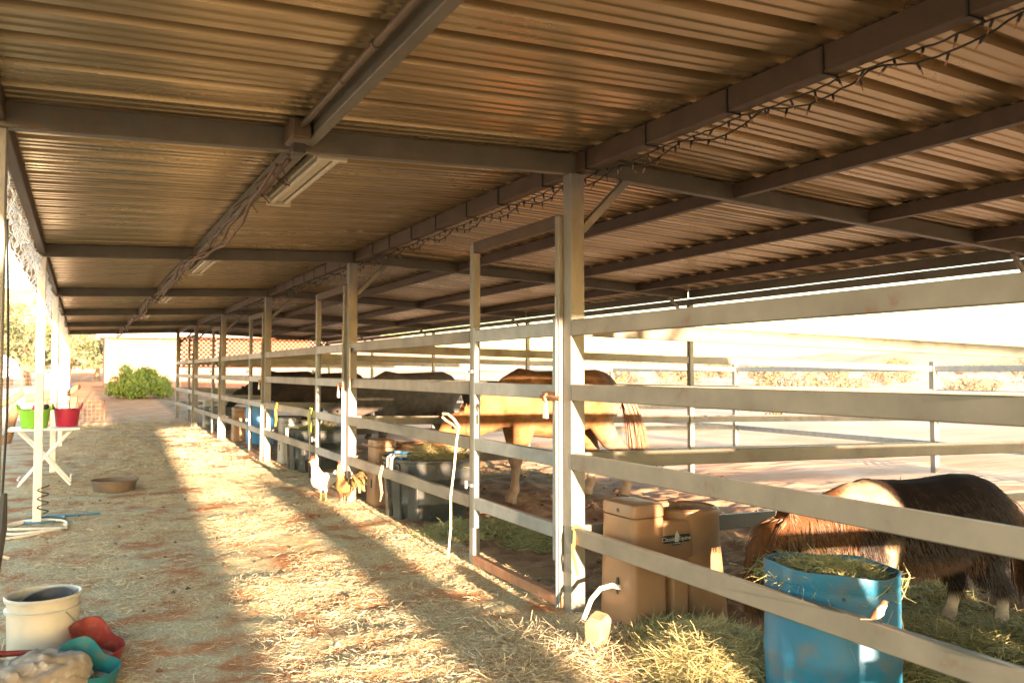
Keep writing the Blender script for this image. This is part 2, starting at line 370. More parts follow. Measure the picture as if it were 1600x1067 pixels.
# ------------------------------------------------------------------ shelter
BAY = 4.88; YP = [4.5+BAY*k for k in range(-2, 6)]      # post lines
XF = 2.77; XL = -.36; XR = 7.72; Y0, Y1 = -6.2, 29.5
def zL(x): return 2.885-.040*(2.8-x)                    # underside of the sheet left of the ridge
def zR(x): return 2.885-.046*(x-2.8)
sh = empty('stable_shelter', (2.8, 11, 0), label='long open stable shelter with ribbed metal roof on steel posts', cat='shelter')
inv = Vector((-2.8, -11, 0))
def P_(x, y, z): return Vector((x, y, z))+inv
def sheet(x0, z0, x1, z1, name):
    prof = []
    for k in range(3):
        b = k*.3048
        prof += [(b, 0), (b+.012, .046), (b+.082, .046), (b+.094, 0), (b+.138, 0), (b+.146, .006), (b+.170, .006), (b+.178, 0), (b+.216, 0), (b+.224, .006), (b+.248, .006), (b+.256, 0)]
    prof.append((.9144, 0)); prof.append((.930, .024))
    vs_ = []; fs = []; n = len(prof); th = .0012
    for lay in (0, 1):
        for (u, h) in prof:
            vs_ += [(x0, u, z0+h+lay*th), (x1, u, z1+h+lay*th)]
    for lay in (0, 1):
        for i in range(n-1):
            a = lay*2*n+2*i; fs.append((a, a+1, a+3, a+2))
    for i in range(n-1):
        for e in (0, 1): fs.append((2*i+e, 2*i+2+e, 2*n+2*i+2+e, 2*n+2*i+e))
    me = pymesh(name, vs_, fs); me.materials.append(M['roof']); return me
msl = sheet(-.66, zL(-.66), 2.8, zL(2.8), 'roof_sheet'); msr = sheet(2.8, zR(2.8), 7.86, zR(7.86), 'roof_sheet')
y = Y0; k = 0
while y < Y1-.1:
    for ms in (msl, msr):
        link('roof_sheet', ms, None, sh, P_(0, y, .0015*(k % 2)+random.uniform(0, .0008)))
    y += .9144; k += 1
# ridge cap
mb = MB(); cw = .16
mb.add([(2.8-cw, Y0, zL(2.8-cw)+.034), (2.8, Y0, 2.925), (2.8+cw, Y0, zR(2.8+cw)+.034), (2.8-cw, Y1, zL(2.8-cw)+.034), (2.8, Y1, 2.925), (2.8+cw, Y1, zR(2.8+cw)+.034)], [(0, 1, 4, 3), (1, 2, 5, 4)])
mb.obj('ridge_cap', M['roof'], sh, loc=inv)
PUR_L = [XL, 1.07]; PUR_R = [4.1, 5.48, 6.78]
for i, yp in enumerate(YP):
    dL, dR = .125, .115
    a = P_(-.5, yp, zL(-.5)-dL/2-.004); b = P_(2.86, yp, zL(2.86)-dL/2-.004)
    beam2('rafter', a, b, .065, dL, M['beam'], sh)
    a = P_(2.862, yp, zR(2.862)-dR/2-.003); b = P_(7.66, yp, zR(7.66)-dR/2-.003)
    beam2('rafter', a, b, .065, dR, M['beam'], sh)
    # posts
    hL = zL(XL)-dL-.006; beam('post', (.075, .075, hL+.3), M['white_post'] if i > 2 else M['post'], sh, P_(XL, yp, hL/2-.15))
    hF = zL(XF)-dL-.006; beam('post', (.1, .1, hF+.3), M['post'], sh, P_(XF, yp, hF/2-.15))
    hR = zR(XR)-.2; beam('post', (.075, .075, hR+.6), M['post'], sh, P_(XR, yp, hR/2-.3))
    beam2('brace', P_(XF+.055, yp, 2.40), P_(3.17, yp, zR(3.17)-dR-.004), .05, .05, M['post'], sh)
    beam2('brace', P_(XR-.05, yp, 2.24), P_(7.34, yp, zR(7.34)-dR-.004), .04, .04, M['post'], sh)
    if i+1 < len(YP): ya, yb = yp+.035, YP[i+1]-.035
    else: ya, yb = yp+.035, Y1-.06
    segs = [(ya, yb)]
    if i == 0: segs.append((Y0+.06, yp-.035))
    for (ya, yb) in segs:
        for px in PUR_L: beam2('purlin', P_(px, ya, zL(px)-.052), P_(px, yb, zL(px)-.052), .06, .1, M['beam'] if px > 0 else M['purlin'], sh)
        beam2('ridge_purlin', P_(2.8, ya, 2.885-.066), P_(2.8, yb, 2.885-.066), .075, .12, M['purlin'], sh)
        for px in PUR_R: beam2('purlin', P_(px, ya, zR(px)-.052), P_(px, yb, zR(px)-.052), .06, .1, M['purlin'], sh)
        beam2('eave_purlin', P_(7.69, ya, zR(7.69)-.06), P_(7.69, yb, zR(7.69)-.06), .055, .11, M['beam'], sh)
beam2('eave_trim', P_(7.74, Y0+.05, zR(7.69)-.165), P_(7.74, Y1-.05, zR(7.69)-.165), .03, .09, M['rail'], sh)
for (xa, za, xb, zb) in ((-.64, zL(-.64), 2.79, zL(2.79)), (2.81, zR(2.81), 7.84, zR(7.84))):
    for yy in (Y0, Y1-.02): beam2('end_trim', P_(xa, yy, za-.04), P_(xb, yy, zb-.04), .035, .075, M['beam'], sh)

# ------------------------------------------------------------------ fence panels and gates
RZ = [1.775, 1.37, .94, .485]
nth = ['', '', 'between the striped waterer and the pony', '']
GW = 1.45
where = {-1: 'beside the blue barrel and pony', 0: 'in front of the roan horse at the grey tank', 1: 'in front of the dark grey horse', 2: 'in front of the blackish horse by the blue barrel', 3: 'in front of the black horse', 4: 'at the latticed end', -2: 'past the pony stall at the open end'}
for k in range(-2, 5):
    yp = 4.5+BAY*k; ye = yp+BAY
    # fixed panel
    if ye <= Y1+1:
        t = empty('fence_panel', (XF, yp+GW, 0), label='four rail aisle fence panel '+where[k], cat='fence', group='fence panels along the aisle')
        ya, yb = .04, BAY-GW-.052
        for z in RZ:
            beam2('rail', (-.03, ya, z), (-.03, yb, z), .045, .1, M['rail'], t)
    # bow gate on the near end of the bay
    g = empty('bow_gate', (XF, yp, 0), label='tall steel bow gate '+where[k], cat='gate', group='bow gates along the aisle')
    beam('upright', (.06, .075, 2.75), M['post'], g, (-.02, GW, 1.135)); 
    beam('upright', (.05, .05, 2.42), M['post'], g, (-.055, .08, 1.29))
    beam2('header', (-.03, .106, 2.47), (-.03, GW-.04, 2.47), .05, .085, M['purlin'], g)
    beam2('threshold', (-.03, .055, .045), (-.03, GW-.04, .045), .06, .07, M['rust'], g)
    beam('gate_stile', (.04, .045, 1.55), M['gate'], g, (-.05, .135, 1.07)); beam('gate_stile', (.04, .045, 1.55), M['gate'], g, (-.045, GW-.075, 1.07))
    for z in RZ: beam2('gate_rail', (-.045, .16, z), (-.045, GW-.1, z), .04, .095, M['gate'], g)
    mb = MB(); mb.tube([(-.09, .02, 1.33), (-.095, .12, 1.34), (-.09, .27, 1.335)], .012, 8); mb.tube([(-.1, .17, 1.36), (-.115, .18, 1.335), (-.1, .19, 1.30)], .008, 6); mb.box(-.085, -.068, .05, .26, 1.31, 1.37)
    lt = mb.obj('latch', M['rust'], g, smooth=True)
    mb = MB(); mb.box(-.115, -.095, .16, .20, 1.20, 1.27); mb.tube([(-.105, .168, 1.27), (-.105, .168, 1.31), (-.105, .18, 1.325), (-.105, .192, 1.31), (-.105, .192, 1.27)], .005, 6)
    mb.obj('padlock', M['metal_white'], lt, bevel=0)
    for z in (.62, 1.5):
        mb = MB(); mb.tube([(-.085, GW+.02, z-.03), (-.085, GW+.02, z+.03)], .012, 8); mb.box(-.08, -.05, GW-.06, GW+.02, z-.012, z+.012); mb.obj('hinge', M['gate'], g)
    mb = MB(); mb.box(-.083, -.079, .045, .098, .02, 1.98); mb.box(-.095, -.083, .066, .074, .02, 1.98); mb.obj('strike_channel', M['gate'], g)
# dividers between stalls and out into the runs
wh2 = {0: 'behind the tan waterer by the pony', 1: 'beyond the roan horse', 2: 'beyond the dark grey horse', 3: 'beyond the blackish horse', 4: 'beyond the black horse', -1: 'behind the camera end', 5: 'below the lattice'}
for k in range(-2, 6):
    yp = 4.5+BAY*k
    t = empty('stall_divider', (XF, yp, 0), label='four rail steel divider between stalls '+wh2.get(k, 'at the sunlit open end'), cat='fence', group='stall dividers')
    for z in RZ: beam2('rail', (.055, 0, z), (XR-XF-.045, 0, z-.022*(XR-XF)), .045, .1, M['rail'], t)
    t = empty('run_fence', (XR, yp, 0), label='four rail fence of the sunny outdoor run '+wh2.get(k, 'at the open end'), cat='fence', group='run fences beyond the shelter')
    dz = -.022*(XR-XF); xe = 13.0-XR
    for z in RZ: beam2('rail', (.045, 0, z+dz), (xe-.05, 0, z+dz-.022*xe), .045, .1, M['rail'], t)
    beam('post', (.1, .1, 2.3), M['post'], t, (xe, 0, .95-.022*(13-XF)-.2))
    t = empty('run_back_fence', (13.0, yp, 0), label='four rail back fence of the outdoor run '+wh2.get(k, 'at the open end'), cat='fence', group='back fences of the runs')
    dz = -.022*(13-XF)
    for z in RZ: beam2('rail', (0, .055, z+dz), (0, BAY-.055, z+dz), .045, .1, M['gate'], t)

# ------------------------------------------------------------------ lattice at the far end
lt = empty('lattice_screen', (XF, 28.95, 0), label='orange brown diagonal lattice screen closing the far end of the stalls', cat='screen')
mb = MB(); x0, x1, z0, z1 = .06, 4.9, 1.66, 2.60; st = .15
for sgn in (1, -1):
    c = -(z1-z0)
    while c < x1-x0:
        pts = []
        for z in (z0, z1):
            x = x0+c+(z-z0) if sgn > 0 else x0+c+(z1-z)
            pts.append((x, z))
        (xa, za), (xb, zb) = pts
        def clipx(xa, za, xb, zb):
            if min(xa, xb) < x0:
                t = (x0-xa)/(xb-xa)
                if xa < x0: xa, za = x0, za+(zb-za)*t
                else: xb, zb = x0, za+(zb-za)*t
            if max(xa, xb) > x1:
                t = (x1-xa)/(xb-xa)
                if xa > x1: xa, za = x1, za+(zb-za)*t
                else: xb, zb = x1, za+(zb-za)*t
            return xa, za, xb, zb
        xa, za, xb, zb = clipx(xa, za, xb, zb); yy = .004*sgn; w_ = .024
        if abs(xb-xa) > .02: mb.add([(xa-w_, yy, za), (xa+w_, yy, za), (xb+w_, yy, zb), (xb-w_, yy, zb), (xa-w_, yy+.006, za), (xa+w_, yy+.006, za), (xb+w_, yy+.006, zb), (xb-w_, yy+.006, zb)], [(0, 1, 2, 3), (7, 6, 5, 4), (0, 4, 5, 1), (1, 5, 6, 2), (2, 6, 7, 3), (3, 7, 4, 0)])
        c += st
tag(mb.obj('lattice', M['lattice'], lt), kind='stuff')
for z in (z0, z1): beam2('frame_rail', (x0, .0, z), (x1, .0, z), .05, .05, M['lattice'], lt)
for x in (x0, x1): beam('frame_stile', (.05, .045, z1-z0), M['lattice'], lt, (x, 0, (z0+z1)/2))

# ------------------------------------------------------------------ lamps, conduit, light strings
for k, yy in enumerate((4.62, 9.5, 14.4, 19.2)):
    t = empty('strip_lamp', (1.25, yy, zL(1.25)-.035), label=['dusty unlit twin tube strip lamp by the junction box', 'smaller looking unlit strip lamp one bay beyond the junction box', 'unlit strip lamp two bays beyond the junction box', 'unlit strip lamp three bays beyond the junction box'][k], cat='lamp', group='strip lamps under the roof')
    mb = MB(); mb.box(-.075, .075, 0, 1.5, -.045, 0); mb.obj('housing', M['lamp'], t, bevel=.006)
    for s in (-1, 1):
        MB().tube([(s*.045, .04, -.066), (s*.045, 1.46, -.066)], .016, 10).obj('tube', M['tube_glass'], t, smooth=True)
    for yy2 in (0.005, 1.465): MB().box(-.085, .085, yy2, yy2+.03, -.09, -.002).obj('end_cap', M['lamp'], t, bevel=.004)
    MB().box(-.02, .02, .04, 1.46, -.062, -.0455).obj('reflector', M['lamp'], t)
mb = MB(); pts = []
for i in range(20): pts.append((.99, -6+i*.565, zL(.99)-.06))
t = empty('conduit_run', (0, 0, 0), label='grey electrical conduit clipped along the middle purlin', cat='conduit')
MB().tube([(.985, -6, zL(.985)-.055), (.985, 4.38, zL(.985)-.055)], .017, 10).obj('pipe', M['conduit'], t, smooth=True)
for yy in (.6, 1.6, 2.5, 3.05, 3.5): MB().tube([(.985, yy-.015, zL(.985)-.055), (.985, yy+.015, zL(.985)-.055)], .021, 10).obj('clamp', M['conduit'], t, smooth=True)
MB().box(.93, 1.03, 4.22, 4.42, zL(1)-.125, zL(1)-.02).obj('junction_box', M['conduit'], t, bevel=.01)
MB().box(.935, 1.0, 4.22, 4.3, zL(1)-.2, zL(1)-.15).obj('socket', M['black'], t, bevel=.006)
mb = MB()
for q in range(3):
    pts = []
    for i in range(160):
        yy = 4.56+i*.152; f = ((yy-4.5) % BAY)/BAY
        pts.append((.985-.02*q+.03*math.sin(i*.31+q*2), yy, zL(1)-.13-.035*q-.07*math.sin(math.pi*f)*(1+.4*q)+.012*math.sin(i*1.1+q)))
    mb.tube(pts, .012, 6)
cb = empty('cable_bundle', (1, 4.5, 2.6), label='sagging bundle of dusty brown cables along the middle purlin', cat='cable')
mb.obj('cable', M['cable'], cb, smooth=True, loc=(-1, -4.5, -2.6))
mb = MB()
for j in range(46):
    yy = 4.7+random.random()**1.2*20; a = random.uniform(0, 6.28)
    mb.tube([(.97, yy, zL(1)-.15), (.97+.06*math.cos(a), yy+.04*math.sin(a), zL(1)-.2), (.97+.1*math.cos(a), yy+.1*math.sin(a), zL(1)-.23)], .004, 4)
tag(mb.obj('tie_ends', M['cable'], cb, loc=(-1, -4.5, -2.6)), kind='stuff')
# dark string lights along the ridge
strn = empty('string_lights', (2.855, 0, 2.765), label='dark green string of tiny unlit bulbs looped along the ridge purlin', cat='string lights')
bme = MB().tube([(0, 0, 0), (0, 0, -.010), (0, 0, -.014), (0, 0, -.022), (0, 0, -.045), (0, 0, -.052)], [.006, .006, .005, .0042, .003, .001], 6).mesh('bulb', smooth=True); bme.materials.append(M['bulb'])
sme = MB().tube([(0, 0, .004), (0, 0, -.026)], [.0062, .0058], 6).mesh('bulb_socket', smooth=True); sme.materials.append(M['wire_dark'])
for q in range(2):
    pts = []; yy = 1.4; j = 0
    while yy < 24:
        f = ((yy-1.2+q*.13) % .62)/.62
        z = -.012-(.012+.045*q)*math.sin(math.pi*f)+random.uniform(-.004, .004)
        pts.append((.02*q+random.uniform(-.006, .006), yy, z)); yy += .045
        if j % 3 == q and yy < 16:
            px, py, pz = pts[-1]; rot = (random.uniform(-.7, .7), random.uniform(-.6, .6), 0)
            b = link('bulb', bme, None, strn, (px, py, pz-.004), rot); link('bulb_socket', sme, None, b)
        j += 1
    MB().tube(pts, .0045, 5).obj('wire', M['wire_dark'], strn, smooth=True)
mb = MB(); mb.box(-.098, .0, -.005, .005, -.014, -.008); mb.box(-.1, -.095, -.005, .005, -.014, .11); mb.box(-.014, -.010, -.005, .005, -.03, .1)
tme = mb.mesh('tie'); tme.materials.append(M['wire_dark'])
for j in range(26): link('tie', tme, None, strn, (0, 1.2+j*.62+random.uniform(-.05, .05), 0))
# white icicle lights on the left purlin
t = empty('icicle_lights', (XL-.05, 0, 2.65), label='tangled white icicle light string hanging along the left eave', cat='string lights')
mb = MB(); mb2 = MB()
for j in range(330):
    yy = 5.0+random.random()**1.25*22; L_ = random.uniform(.08, .30); pts = [Vector((random.uniform(-.02, .02), yy, 0))]
    dx, dy = random.uniform(-.25, .1), random.uniform(-.5, .5)
    for i in range(5):
        p = pts[-1]+Vector((dx*L_*.3+random.uniform(-.03, .03), dy*L_*.3+random.uniform(-.03, .03), -L_/5)); pts.append(p)
        a = random.uniform(0, 6.28); d = Vector((math.cos(a)*.02, math.sin(a)*.02, -.02)); mb2.tube([p, p+d], [.006, .003], 5)
    mb.tube(pts, .0035, 4)
mb.tube([(0, 4.6+i*.2, .0) for i in range(115)], .005, 4)
tag(mb.obj('wire', M['wire_white'], t), kind='stuff'); tag(mb2.obj('bulbs', M['bulb_white'], t), kind='stuff')

# ------------------------------------------------------------------ behind the camera: unseen blockers added to shade the aisle and pony stall
t = empty('blocker_shed', (-2.38, -18, 0), label='added unseen shed past the open end shading the left of the aisle', cat='shed')  # unseen shed added to keep the left of the aisle in shade
MB().box(-2.2, 2.06, -2, 2, 0, 3.55).obj('wall', M['barn'], t)
mb = MB(); mb.add([(-2.4, -2.2, 3.55), (2.12, -2.2, 3.55), (2.12, 2.2, 3.8), (-2.4, 2.2, 3.8), (-2.4, -2.2, 3.63), (2.12, -2.2, 3.63), (2.12, 2.2, 3.88), (-2.4, 2.2, 3.88)], [(0, 1, 2, 3), (7, 6, 5, 4), (0, 4, 5, 1), (1, 5, 6, 2), (2, 6, 7, 3), (3, 7, 4, 0)]); mb.obj('roof', M['barn_roof'], t)
MB().box(-.5, .5, 2.0, 2.04, 0, 2.05).obj('door', M['barn_trim'], t)
MB().box(.87, 1.33, -13.7, -13.3, 0, 2.3).obj('blocker_cupboard', M['wood'], None, bevel=.01)  # unseen block added to cast the narrow shadow band along the aisle
tag(bpy.data.objects['blocker_cupboard'], 'added unseen cupboard past the open end casting the aisle shadow band', 'cupboard')
for i, (bx, bz) in enumerate(((3.55, .2), (4.6, .2), (3.6, .6), (4.65, .6), (4.2, 1.0), (5.25, 1.0), (4.25, 1.4), (5.7, .2), (5.7, .6))):  # unseen bale stack added to keep sun off the pony and lower barrel
    b = MB().box(-.5, .5, -.24, .24, -.2, .2).obj('blocker_bale', M['hay_y'], None, bevel=.03, loc=(bx, -1.9, bz-.02))
    tag(b, 'added unseen hay bale stacked to shade the pony', 'hay bale', 'added shade blocking bales in the near stall')

# ------------------------------------------------------------------ straw and hay on the ground
def aisle_d(x, y):
    n = fbm(x, y, 1.5, 5, 3)
    edge = ss(-.9, -.1, x)
    return np.clip(.62+1.8*n, .04, 1)*edge
tag(link('aisle_straw', strands('aisle_straw', scatter_ground(260000, -.7, 2.95, 2.0, 14, aisle_d, .004, 1.15),   .056, .0027, .14, M['straw'], .5)), 'pale loose straw strewn over the aisle floor', 'straw', kind='stuff')
tag(link('loose_straw', strands('loose_straw', scatter_ground(15000, -.7, 2.9, 2.0, 12, aisle_d, .008, 1.2), .085, .0036, .2, M['straw_pale'], .45)), 'longer pale stalks lying on top of the aisle straw', 'straw', kind='stuff')
tag(link('far_aisle_straw', strands('far_aisle_straw', scatter_ground(40000, -.4, 2.9, 13, 27, aisle_d, .004), .12, .009, .14, M['straw'], .5)), 'pale trodden straw further along the aisle', 'straw', kind='stuff')
tag(link('stall_hay_scraps', strands('stall_hay_scraps', scatter_ground(16000, 2.8, 6.5, 2.2, 13, lambda x, y: np.clip(.15+1.6*fbm(x, y, .8, 3, 21), 0, 1), .006), .12, .0045, .2, M['hay_g'], .5)), 'green hay scraps trodden into the stall floors', 'hay', kind='stuff')
V = []; F = []
for i in range(900):
    if i < 180: x, y_ = random.uniform(-.6, 2.7), 2.2+11*random.random()**1.3
    else: x, y_ = random.uniform(2.85, 9), 2.2+16*random.random()
    r = random.uniform(.006, .02)*(1 if i < 180 else 1.7); z = gzf(x, y_)+r*.3; n = len(V); a0 = random.uniform(0, 6)
    for k in range(6):
        q = r*random.uniform(.7, 1.25); V.append((x+q*math.cos(a0+k*1.047), y_+q*math.sin(a0+k*1.047), z+random.uniform(-.2, .3)*r))
    V += [(x, y_, z+r*random.uniform(.5, .9)), (x, y_, z-r*.6)]
    for k in range(6): F += [(n+k, n+(k+1) % 6, n+6), (n+(k+1) % 6, n+k, n+7)]
o = link('dirt_clods', pymesh('dirt_clods', V, F, True), mat('dirt_clod', (.20, .10, .05), (.11, .06, .032), 3, .95)); tag(o, 'small dirt and manure clods scattered over aisle and stalls', 'dirt clods', kind='stuff')
def heap(name, cx, cy, rx, ry, h, n, ln, wd, m, label, tilt=.25, zbase=None):
    a = rng.uniform(0, 2*np.pi, n); r = np.sqrt(rng.uniform(0, 1, n)); r = np.where(rng.uniform(0, 1, n) < .25, r*1.25, r)
    x = cx+rx*r*np.cos(a); y = cy+ry*r*np.sin(a)
    zb = gz(x, y) if zbase is None else zbase
    z = zb+h*np.clip(1-r*r, 0, 1)*rng.uniform(.25, 1.0, n)**.5*(1+.5*fbm(x, y, 6, 2, 31))+.005
    o = link(name, strands(name, np.stack([x, y, z], -1), ln, wd, tilt, m, .45, nseg=3))
    return tag(o, label, 'hay', kind='stuff')
heap('hay_pile', 2.93, 3.35, .42, .42, .15, 8000, .22, .0036, M['hay_y'], 'bright yellow green hay pile between the tan waterer and blue barrel')
heap('hay_pile', 3.05, 3.75, .35, .3, .10, 2200, .24, .0048, M['hay_g'], 'green hay scattered at the foot of the tan waterer')
heap('hay_pile', 4.3, 2.75, .95, .75, .14, 9000, .24, .005, M['hay_g'], 'wide green hay bed under the pony')
heap('hay_pile', 4.9, 3.9, .7, .5, .08, 2500, .24, .005, M['hay_g'], 'thin green hay behind the pony')
heap('hay_pile', 2.62, 2.6, .3, .5, .06, 2200, .22, .0045, M['hay_y'], 'thin yellow hay along the aisle side of the low rail')
heap('hay_pile', 3.35, 7.1, .55, .5, .09, 3000, .2, .006, M['hay_g'], 'green hay on the ground beside the dark tank')
heap('hay_pile', 3.7, 6.4, .4, .35, .08, 1500, .2, .006, M['hay_g'], 'small green hay heap behind the near bow gate')
heap('hay_pile', 2.35, 3.9, .5, .5, .03, 1800, .2, .0042, M['straw'], 'thin straw drift by the foot of the near post')

# ------------------------------------------------------------------ feeders and waterers
def sup(mb, rings, seg=36, cap0=True, cap1=True):
    vs_ = []; fs = []; n = len(rings)
    for (z, cx, cy, hx, hy, e) in rings:
        for k in range(seg):
            th = 2*math.pi*(k+.5)/seg; c, s_ = math.cos(th), math.sin(th)
            vs_.append((cx+hx*math.copysign(abs(c)**(2/e), c), cy+hy*math.copysign(abs(s_)**(2/e), s_), z))
    for i in range(n-1):
        for k in range(seg): fs.append((i*seg+k, i*seg+(k+1) % seg, (i+1)*seg+(k+1) % seg, (i+1)*seg+k))
    if cap0: fs.append(tuple(range(seg))[::-1])
    if cap1: fs.append(tuple((n-1)*seg+k for k in range(seg)))
    return mb.add(vs_, fs)
def text_mesh(body, size, mat_, extr=.0006):
    cu = bpy.data.curves.new('t', 'FONT'); cu.body = body; cu.size = size; cu.extrude = extr; cu.align_x = 'CENTER'; cu.align_y = 'CENTER'
    o = bpy.data.objects.new('t', cu); C.objects.link(o); dg = bpy.context.evaluated_depsgraph_get(); dg.update()
    me = bpy.data.meshes.new_from_object(o.evaluated_get(dg)); bpy.data.objects.remove(o); me.materials.clear(); me.materials.append(mat_); return me
def waterer(loc, mt, label, full=False):
    t = empty('horse_waterer', loc, label=label, cat='waterer', group='automatic waterers along the stalls')
    mb = MB(); sup(mb, [(-.05, 0, 0, .135, .185, 7), (.0, 0, 0, .135, .185, 7), (.3, 0, 0, .128, .178, 7), (.635, 0, 0, .12, .17, 7), (.64, 0, 0, .112, .162, 7)]); mb.obj('tower', mt, t, smooth=True)
    mb = MB(); sup(mb, [(.644, 0, 0, .118, .168, 7), (.646, 0, 0, .123, .173, 7), (.70, 0, 0, .123, .173, 7), (.715, 0, 0, .116, .166, 7), (.722, 0, 0, .09, .14, 6), (.727, 0, 0, .07, .10, 5)]); lid = mb.obj('lid', mt, t, smooth=True)
    MB().tube([(-.125, -.02, .675), (-.118, -.02, .675)], .013, 12).obj('bolt', M['black'], lid, smooth=True)
    mb = MB(); sup(mb, [(-.05, .22, 0, .12, .12, 9), (.5, .22, 0, .12, .12, 9)]); mb.obj('core', mt, t, smooth=True)
    mb = MB(); sup(mb, [(-.05, .222, -.01, .062, .172, 9), (.39, .222, -.01, .064, .168, 9)]); mb.obj('centre_panel', mt, t, smooth=True)
    mb = MB(); sup(mb, [(.385, .21, -.005, .125, .168, 9), (.40, .21, -.005, .125, .172, 9), (.60, .21, -.005, .12, .168, 9), (.612, .21, -.005, .11, .155, 9)]); mb.obj('neck_band', mt, t, smooth=True)
    mb = MB(); sup(mb, [(-.05, .475, .02, .18, .205, 3.0), (.05, .472, .02, .178, .20, 3), (.45, .42, .01, .19, .19, 2.6), (.60, .40, 0, .20, .195, 2.4), (.635, .395, 0, .208, .205, 2.4), (.655, .39, 0, .205, .20, 2.4), (.665, .39, 0, .188, .183, 2.4), (.655, .39, 0, .168, .163, 2.4), (.60, .39, 0, .155, .15, 2.4), (.52, .39, 0, .10, .10, 2.2)]); mb.obj('bowl', mt, t, smooth=True)
    mb = MB(); sup(mb, [(.59, .39, 0, .15, .145, 2.4), (.594, .39, 0, .15, .145, 2.4)]); mb.obj('water', M['glass'], t)
    mb = MB(); sup(mb, [(-.136, 0, 0, .012, .05, 3), (-.128, 0, 0, .012, .05, 3)]); o = mb.obj('hose_port', M['black'], t, loc=(-.001, -.03, .23), rot=(0, 0, 0))
    o.data.transform(Matrix(((0, 0, 1, 0), (1, 0, 0, 0), (0, 1, 0, 0), (0, 0, 0, 1))))
    if full:
        mb = MB(); sup(mb, [(0, 0, 0, .1, .023, 12), (.002, 0, 0, .1, .023, 12)]); sup(mb, [(0, 0, -.026, .034, .013, 4), (.0018, 0, -.026, .034, .013, 4)])
        plate = mb.obj('plate', M['black'], t, loc=(.19, -.1785, .505), rot=(R(90), 0, 0))
        for txt, sz, lx, lz in (('Classic', .036, -.060, 0), ('Equine', .034, .061, 0), ('by Ritchie', .014, 0, -.027)):
            link('lettering', text_mesh(txt, sz, M['cream']), None, plate, (lx, lz, .0035))
        # horse head emblem between the words
        pr = [(-.020, -.018), (.020, -.018), (.017, .0), (.022, .012), (.026, .022), (.019, .026), (.010, .036), (.004, .047), (-.001, .040), (-.010, .032), (-.017, .016), (-.021, .0)]
        mb = MB(); n = len(pr); pr = [(x*.72, y) for x, y in pr]; mb.add([(x, y, .002) for x, y in pr]+[(x, y, .005) for x, y in pr], [tuple(range(n))[::-1], tuple(range(n, 2*n))]+[(i, (i+1) % n, n+(i+1) % n, n+i) for i in range(n)])
        mb.obj('emblem', M['cream'], plate)
    return t
waterer((2.995, 4.19, gzf(3.0, 4.2)), M['plastic_tan'], 'tan plastic waterer with brand plate beside the near post', True)
waterer((3.05, 9.12, gzf(3.1, 9.1)), M['plastic_tan'], 'tan plastic waterer behind the chickens')
waterer((3.05, 14.0, gzf(3.1, 14)), M['plastic_grey'], 'greyish plastic waterer with pale rim beside the blue grey tank')
waterer((3.05, 18.85, gzf(3.1, 18.9)), M['plastic_tan'], 'tan plastic waterer next to the far blue barrel')
waterer((3.05, 23.7, gzf(3.1, 23.7)), M['plastic_grey'], 'greyish plastic waterer in the stall before the lattice')
mb = MB(); mb.tube([(2.875, 4.14, .215), (2.82, 4.155, .235), (2.75, 4.175, .22), (2.69, 4.185, .16), (2.64, 4.19, .05)], .015, 10)
tag(mb.obj('outlet_hose', M['hose_w'], None, smooth=True), 'short white hose bending out of the tan waterer', 'hose')
# cut plastic jug
t = empty('cut_jug', (2.50, 3.84, gzf(2.50, 3.84)-.005), .5, label='dusty cut down plastic jug on the straw below the hose', cat='jug')
mb = MB(); sup(mb, [(-.01, 0, 0, .045, .04, 9), (.0, 0, 0, .05, .045, 9), (.13, .012, 0, .064, .055, 9), (.15, .012, 0, .063, .054, 8), (.172, .02, .0, .045, .040, 7), (.176, .02, 0, .042, .037, 7)], 32); mb.obj('body', M['clear'], t, smooth=True, rot=(R(8), R(-12), 0))
def tank(loc, m, label, rx=.44, ry=.5, h=.64, hay=True, parts=True):
    t = empty('stock_tank', loc, label=label, cat='tank', group='stock tank feeders')
    mb = MB(); sup(mb, [(-.03, 0, 0, rx*.80, ry*.80, 2.5), (.02, 0, 0, rx*.82, ry*.82, 2.5), (h*.28, 0, 0, rx*.91, ry*.91, 2.5), (h*.3, 0, 0, rx*.93, ry*.93, 2.5), (h*.34, 0, 0, rx*.93, ry*.93, 2.5), (h*.36, 0, 0, rx*.915, ry*.915, 2.5), (h*.66, 0, 0, rx*.945, ry*.945, 2.5), (h*.68, 0, 0, rx*.965, ry*.965, 2.5), (h*.72, 0, 0, rx*.965, ry*.965, 2.5), (h*.74, 0, 0, rx*.95, ry*.95, 2.5), (h*.95, 0, 0, rx*.97, ry*.97, 2.5), (h*.96, 0, 0, rx*1.03, ry*1.03, 2.5), (h, 0, 0, rx*1.03, ry*1.03, 2.5), (h+.004, 0, 0, rx*.97, ry*.97, 2.5), (h*.5, 0, 0, rx*.9, ry*.9, 2.5), (h*.3, 0, 0, rx*.86, ry*.86, 2.5)], 44)
    mb.obj('body', m, t, smooth=True)
    if parts:
        for a in (3.0, 3.5, 3.95):
            x, y = rx*.90*math.cos(a), ry*.90*math.sin(a)
            MB().box(-.035, .02, -.06, .06, 0, h*.93).obj('rib', m, t, bevel=.012, loc=(x, y, 0), rot=(0, R(-3), a+math.pi))
        for q in (0, 1):
            MB().tube([(-rx-.02, -.22+q*.1, h*.72), (-rx-.045, -.22+q*.1, h*.85), (-rx-.04, -.22+q*.1, h+.02), (-rx-.0, -.22+q*.1, h+.045), (-rx+.12, -.22+q*.1, h+.03)], .016, 8).obj('handle', M['metal_white'], t, smooth=True)
        MB().tube([(-.14, -ry*.93, .1), (-.14, -ry*.99, .1)], .03, 12).obj('drain_plug', M['black'], t, smooth=True)
    return t
